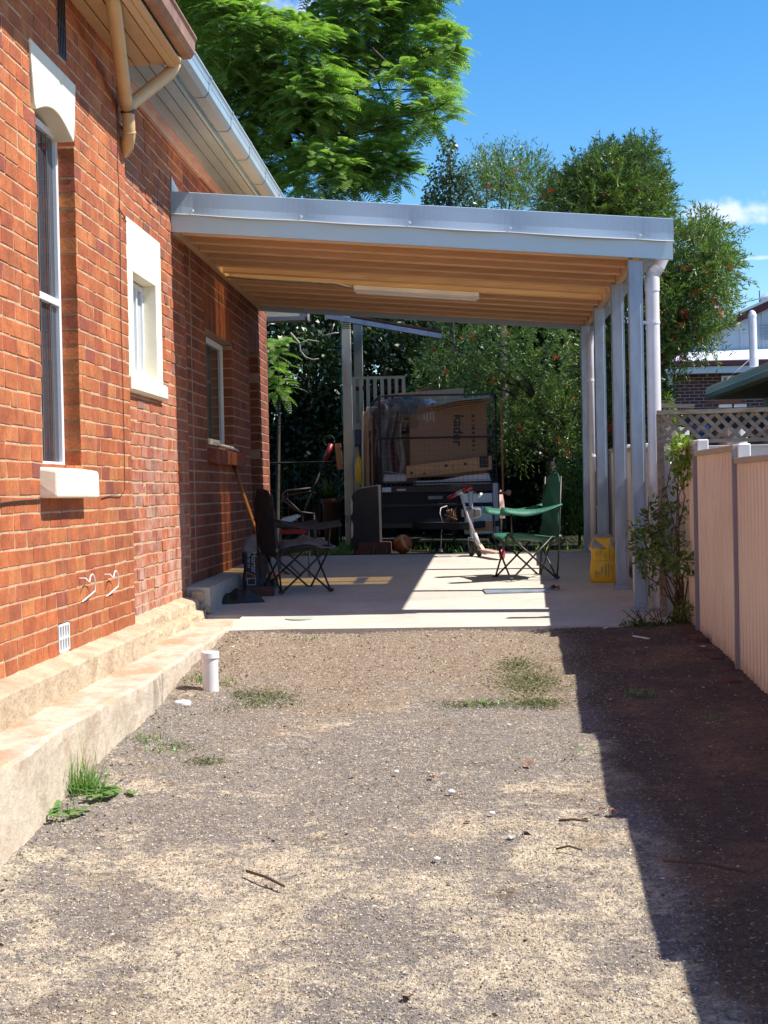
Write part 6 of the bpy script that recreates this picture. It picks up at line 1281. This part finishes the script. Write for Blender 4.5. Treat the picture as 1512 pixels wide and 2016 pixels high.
# creeping dull grass on the gravel
Qs = []
for px, py, sx, sy, n in ((1040, 1345, 60, 26, 1500), (1015, 1310, 34, 14, 500), (940, 1388, 70, 8, 500), (1060, 1385, 50, 9, 700), (510, 1375, 70, 18, 1100), (440, 1395, 70, 14, 500), (430, 1335, 40, 25, 420), (330, 1470, 50, 10, 280), (400, 1500, 40, 9, 200), (300, 1490, 20, 12, 90)):
    n = int(n*1.5); U = rng.normal(size=(n, 2))*.5+np.array([[.5, .3]])*np.sin(rng.integers(0, 9, n)*1.7)[:, None]*rng.choice([-1, 1], (n, 2)); G_ = np.array([onG(px+sx*a, py+sy*b) for a, b in U]); G_[:, 2] += .002; az = rng.uniform(0, 6.283, n)
    Qs.append(leaves(G_, np.stack([np.cos(az), np.sin(az), rng.uniform(.05, .7, n)], 1), .020, .0024, rng, .3))
tag(quads('creeping_grass', np.concatenate(Qs), 'turf'), 'thin creeping dull green grass in patches on the gravel', 'grass', kind='stuff')
# fine gravel, husks and straw on the driveway (nobody could count it)
n = 80000; yy = 3.4+(rng.random(n)**1.35)*7.0; xx = rng.uniform(-1.62, 1.5, n); kp = rng.random(n) > np.clip((xx-.45)/.3, 0, .93); xx, yy = xx[kp], yy[kp]; n = len(xx); zc = np.array([ground_h(a, b) for a, b in zip(xx, yy)])
az = rng.uniform(0, 6.283, n); ln = rng.uniform(.0018, .0052, n)*(1+.8*(rng.random(n) < .04)); ln = ln*1.35; wd_ = ln*rng.uniform(.14, .5, n); h_ = rng.uniform(.0015, .005, n)
dx = np.stack([np.cos(az), np.sin(az), rng.uniform(-.3, .3, n)], 1)*ln[:, None]; dy_ = np.stack([-np.sin(az), np.cos(az), rng.uniform(-.3, .3, n)], 1)*wd_[:, None]; up = np.array([0, 0, 1.])*h_[:, None]; c = np.stack([xx, yy, zc+.001], 1)
V = np.stack([c-dx, c+dy_, c+dx, c-dy_, c+up+dx*.2, c+up-dx*.25], 1).reshape(-1, 3)
Fi = np.array([(0, 1, 5, 5), (1, 4, 5, 5), (1, 2, 4, 4), (2, 3, 4, 4), (3, 5, 4, 4), (3, 0, 5, 5)])[:, :3]
fa_ = (np.arange(n)[:, None, None]*6+Fi[None]).reshape(-1); me = bpy.data.meshes.new('gravel_chips'); me.vertices.add(n*6); me.vertices.foreach_set('co', V.astype(np.float32).reshape(-1)); me.loops.add(len(fa_)); me.loops.foreach_set('vertex_index', fa_.astype(np.int32)); me.polygons.add(n*6); me.polygons.foreach_set('loop_start', np.arange(0, n*18, 3, dtype=np.int32)); me.update(calc_edges=True); me.materials.append(M['chip'])
o = bpy.data.objects.new('gravel_chips', me); COL.objects.link(o); tag(o, 'loose fine gravel and husks scattered over the driveway', 'gravel', kind='stuff')
n = 5000; yy2 = rng.uniform(3.5, 10.35, n); xx2 = rng.uniform(-1.5, 1.4, n); kk = (rng.random(n) < .35) | (np.abs(xx2+.15+.2*np.sin(yy2)) < .28) | (xx2 < -1.25); xx2, yy2 = xx2[kk], yy2[kk]; n = len(xx2)
c = np.stack([xx2, yy2, [ground_h(a, b)+.002 for a, b in zip(xx2, yy2)]], 1); az = rng.uniform(0, 6.283, n); ln = rng.gamma(3, .0014, n)[:, None]; dx = np.stack([np.cos(az), np.sin(az), 0*az], 1)*ln; dy_ = np.stack([-np.sin(az), np.cos(az), 0*az], 1)*ln*.75; up = np.array([0, 0, 1.])*ln*.45
r8 = lambda: rng.uniform(.8, 1.15, (n, 1)); ring = [c-dx*r8()-dy_*.5, c+dy_*-1*r8()+dx*.5, c+dx*r8()+dy_*.4, c+dy_*r8()-dx*.4]; tp_ = [q*.55+c*.45+up*rng.uniform(.7, 1.1, (n, 1)) for q in ring]
Q = [np.stack([ring[k], ring[(k+1) % 4], tp_[(k+1) % 4], tp_[k]], 1) for k in range(4)]+[np.stack(tp_, 1)]
V = np.stack(ring+tp_, 1).reshape(-1, 3); Fi = np.array([(0, 1, 5, 4), (1, 2, 6, 5), (2, 3, 7, 6), (3, 0, 4, 7), (4, 5, 6, 7)]); fa_ = (np.arange(n)[:, None, None]*8+Fi[None]).reshape(-1)
me = bpy.data.meshes.new('small_stones'); me.vertices.add(n*8); me.vertices.foreach_set('co', V.astype(np.float32).reshape(-1)); me.loops.add(len(fa_)); me.loops.foreach_set('vertex_index', fa_.astype(np.int32)); me.polygons.add(n*5); me.polygons.foreach_set('loop_start', np.arange(0, n*20, 4, dtype=np.int32)); me.update(calc_edges=True); me.materials.append(M['chip'])
o = bpy.data.objects.new('small_stones', me); COL.objects.link(o); tag(o, 'mixed small stones scattered along the driveway', 'stones', kind='stuff')
n = 8000; G_ = np.stack([rng.uniform(-1.5, .85, n), rng.uniform(3.5, 10.3, n), np.zeros(n)], 1); G_[:, 2] = [ground_h(a, b)+.004 for a, b in G_[:, :2]]; az = rng.uniform(0, 6.283, n)
tag(quads('straw_litter', leaves(G_, np.stack([np.cos(az), np.sin(az), rng.uniform(0, .25, n)], 1)*np.exp(rng.normal(size=(n, 1))*.1), .017, .0014, rng, .1), 'dry'), 'bits of dry straw and stalk lying on the gravel', 'straw', kind='stuff')

n = 1500; yy3 = np.concatenate([rng.uniform(3.6, 10.4, n//3), rng.uniform(8.2, 10.42, n//3), rng.uniform(3.6, 10.4, n-2*(n//3))]); xx3 = np.concatenate([-1.56+np.abs(rng.normal(size=n//3))*.12, rng.uniform(-1.4, 1.4, n//3), rng.uniform(-1.4, 1.45, n-2*(n//3))]); G_ = np.stack([xx3, yy3, [ground_h(a, b)+.004 for a, b in zip(xx3, yy3)]], 1); az = rng.uniform(0, 6.283, n)
tag(quads('leaf_litter', leaves(G_, np.stack([np.cos(az), np.sin(az), rng.uniform(0, .5, n)], 1), .019, .0045, rng, .2), 'litter'), 'brown leaf litter and bark flakes scattered on the gravel', 'leaf litter', kind='stuff')
# ---- weeds along the ledge
def weed(name, label, px, py, blades, bl_, dry, rosette, seed, rl=.1, cat='weed', dz=0):
    g = onG(px, py); T_ = thing(name, label, cat, (g[0], g[1], gz(g[1])+.01)); rg = np.random.default_rng(seed)
    def bl(n, L, W, el0, el1, m, nm, spread=.05):
        if not n: return
        Q = []
        for k in range(n):
            a = rg.uniform(0, 6.283); e = rg.uniform(el0, el1); l = L*rg.uniform(.5, 1.1); p = np.array([rg.normal()*spread, rg.normal()*spread, .0]); d2 = np.array([math.cos(a)*math.cos(e), math.sin(a)*math.cos(e), math.sin(e)]); s = np.array([-math.sin(a), math.cos(a), 0]); w_ = W*rg.uniform(.6, 1.1); N_ = 5
            for j in range(N_):
                q = p+d2*l/N_; w0 = w_*(1-j/N_); w1 = w_*(1-(j+1)/N_); Q.append([p-s*w0, p+s*w0, q+s*w1, q-s*w1]); p = q; d2 = d2+np.array([0, 0, -.16*(1.2-e/2)]); d2 /= np.linalg.norm(d2)
        quads(nm, np.array(Q), m, T_, True)
    bl(blades, bl_, .0035, .5, 1.5, 'weed', 'blades'); bl(dry, bl_*1.9, .0016, 1.0, 1.5, 'dry', 'dry_stalks', .04)
    if rosette:      # lobed flat leaves
        Q = []
        for k in range(rosette):
            a = rg.uniform(0, 6.283); e = rg.uniform(.05, .6); l = rl*rg.uniform(.6, 1.2); d2 = np.array([math.cos(a)*math.cos(e), math.sin(a)*math.cos(e), math.sin(e)]); s = np.array([-math.sin(a), math.cos(a), 0]); p = np.array([rg.normal()*.05, rg.normal()*.05, .01])
            for j in range(5):
                t0, t1 = j/5, (j+1)/5; c0 = p+d2*l*t0+np.array([0, 0, -.25*l*t0**2]); c1 = p+d2*l*t1+np.array([0, 0, -.25*l*t1**2]); w0 = l*.22*math.sin(math.pi*(t0*.8+.12))*(1.25 if j % 2 else .75); w1 = l*.22*math.sin(math.pi*(t1*.8+.12))*(.75 if j % 2 else 1.25)*(j < 4)
                Q += [[c0, c0+s*w0, c1+s*w1, c1], [c0, c1, c1-s*w1, c0-s*w0]]
        quads('broad_leaves', np.array(Q), 'weed', T_, True)
    return T_
weed('grass_tuft', 'tallest green grass tuft with dry seed stalks growing against the cream ledge', 160, 1560, 190, .17, 34, 22, 1, .10)
weed('broadleaf_weed', 'low lobed grey-green weed on the gravel nearest the viewer, at the ledge foot', 112, 1608, 26, .07, 5, 18, 2, .085)
weed('broadleaf_weed', 'flat lobed weed spreading right of the tall grass tuft', 205, 1572, 20, .06, 0, 16, 3, .075)
weed('grass_tuft', 'small dark green tuft squeezed between the white pipe stub and the ledge', 392, 1352, 90, .09, 4, 0, 4)
weed('grass_tuft', 'sparse bright tuft on the gravel left of the driveway middle', 325, 1484, 26, .05, 0, 0, 5)
weed('grass_tuft', 'short bright tuft in the fence shadow, left of two', 1258, 1372, 50, .06, 0, 3, 6, .05)
weed('grass_tuft', 'small bright tuft alone in the deeper fence shadow', 1410, 1425, 26, .06, 0, 3, 7, .05)
weed('sprout', 'tiny green sprout on open gravel beside the fence shadow edge', 1140, 1482, 6, .04, 0, 5, 8, .03, 'sprout')
weed('grass_tuft', 'small tuft growing through the creeping grass below the slab', 945, 1392, 22, .05, 0, 6, 9, .04)
weed('grass_tuft', 'thin pale tuft at the ledge foot between white pipe stub and tallest tuft', 300, 1462, 40, .07, 10, 0, 10)
weed('grass_tuft', 'wispy tuft just right of the white pipe stub', 440, 1352, 40, .06, 8, 3, 11, .04)
weed('grass_tuft', 'low ragged tuft at the slab edge below the round drain lid', 610, 1262, 26, .04, 6, 0, 12)
# ---- climbing vine on post, downpipe and fence
V_ = thing('climbing_vine', 'green climbing vine sprawling over the fence, the front post and the white downpipe', 'vine', (1.43, 10.6, -.05))
VB = [PB(*q) for q in ((1340, 900, 24, 10.3), (1352, 930, 24, 10.3), (1325, 950, 20, 10.5), (1300, 1000, 26, 10.6), (1285, 1030, 34, 10.6), (1310, 1050, 34, 10.5), (1270, 1070, 34, 10.6), (1320, 1090, 36, 10.3), (1350, 1110, 28, 10.1), (1280, 1110, 28, 10.6), (1345, 870, 14, 10.3), (1340, 1000, 20, 10.4), (1250, 1040, 16, 10.7), (1290, 1150, 14, 10.6))]
rg = np.random.default_rng(77); p, d_ = sample_blobs(VB, 880, rg, .15); quads('leaves', leaves(p, nrm(d_+np.array([0, -.3, -.2])), .058, .013, rg, .7), 'bot', V_)
VB2 = [PB(*q) for q in ((1345, 890, 26, 10.2), (1350, 925, 22, 10.2), (1340, 870, 14, 10.2))]; p, d_ = sample_blobs(VB2, 190, rg, .3); quads('sunlit_shoots', leaves(p, nrm(d_+np.array([0, -.2, .4])), .058, .013, rg, .7), 'lime', V_)
mb = MB(); rr = random.Random(12); root = np.array([1.44, 10.35, -.05])
for k in range(16):
    b = VB[k % len(VB)]; e = np.array(b[:3])+np.array([rr.uniform(-1, 1)*b[3], rr.uniform(-.5, .5)*b[3], rr.uniform(-1, 1)*b[3]]); m1 = root*.6+e*.4+np.array([rr.uniform(-.06, .1), rr.uniform(-.05, .1), .05]); m2 = root*.25+e*.75+np.array([rr.uniform(-.08, .08), 0, rr.uniform(-.05, .1)])
    mb.tube([root+np.array([rr.uniform(-.05, .05), rr.uniform(-.2, .2), 0]), m1, m2, e], [.007, .005, .004, .002], 5)
mb.build('stems', 'twig', V_, True)
g = onG(1275, 1245); LV = thing('leafy_clump', 'low bushy green clump at the slab corner under the vine', 'plant', tuple(g)); LB = [PB(*q) for q in ((1245, 1235, 22, 10.35), (1275, 1240, 26, 10.3), (1300, 1245, 22, 10.3), (1330, 1225, 20, 10.3), (1350, 1200, 20, 10.2))]
p, d_ = sample_blobs(LB, 620, rg, .1); p[:, 2] = np.maximum(p[:, 2], -.03); quads('leaves', leaves(p, nrm(d_+np.array([0, -.1, .5])), .035, .007, rg, .8), 'bot', LV)
mb = MB(); [mb.tube([(g[0]+rr.uniform(-.1, .2), 10.3, -.04), (g[0]+rr.uniform(-.15, .25), 10.3+rr.uniform(-.1, .1), .08)], .003, 4) for _ in range(14)]; mb.build('stems', 'twig', LV)
# added shade tree serves the back yard only: the fence alone throws the foreground shadow
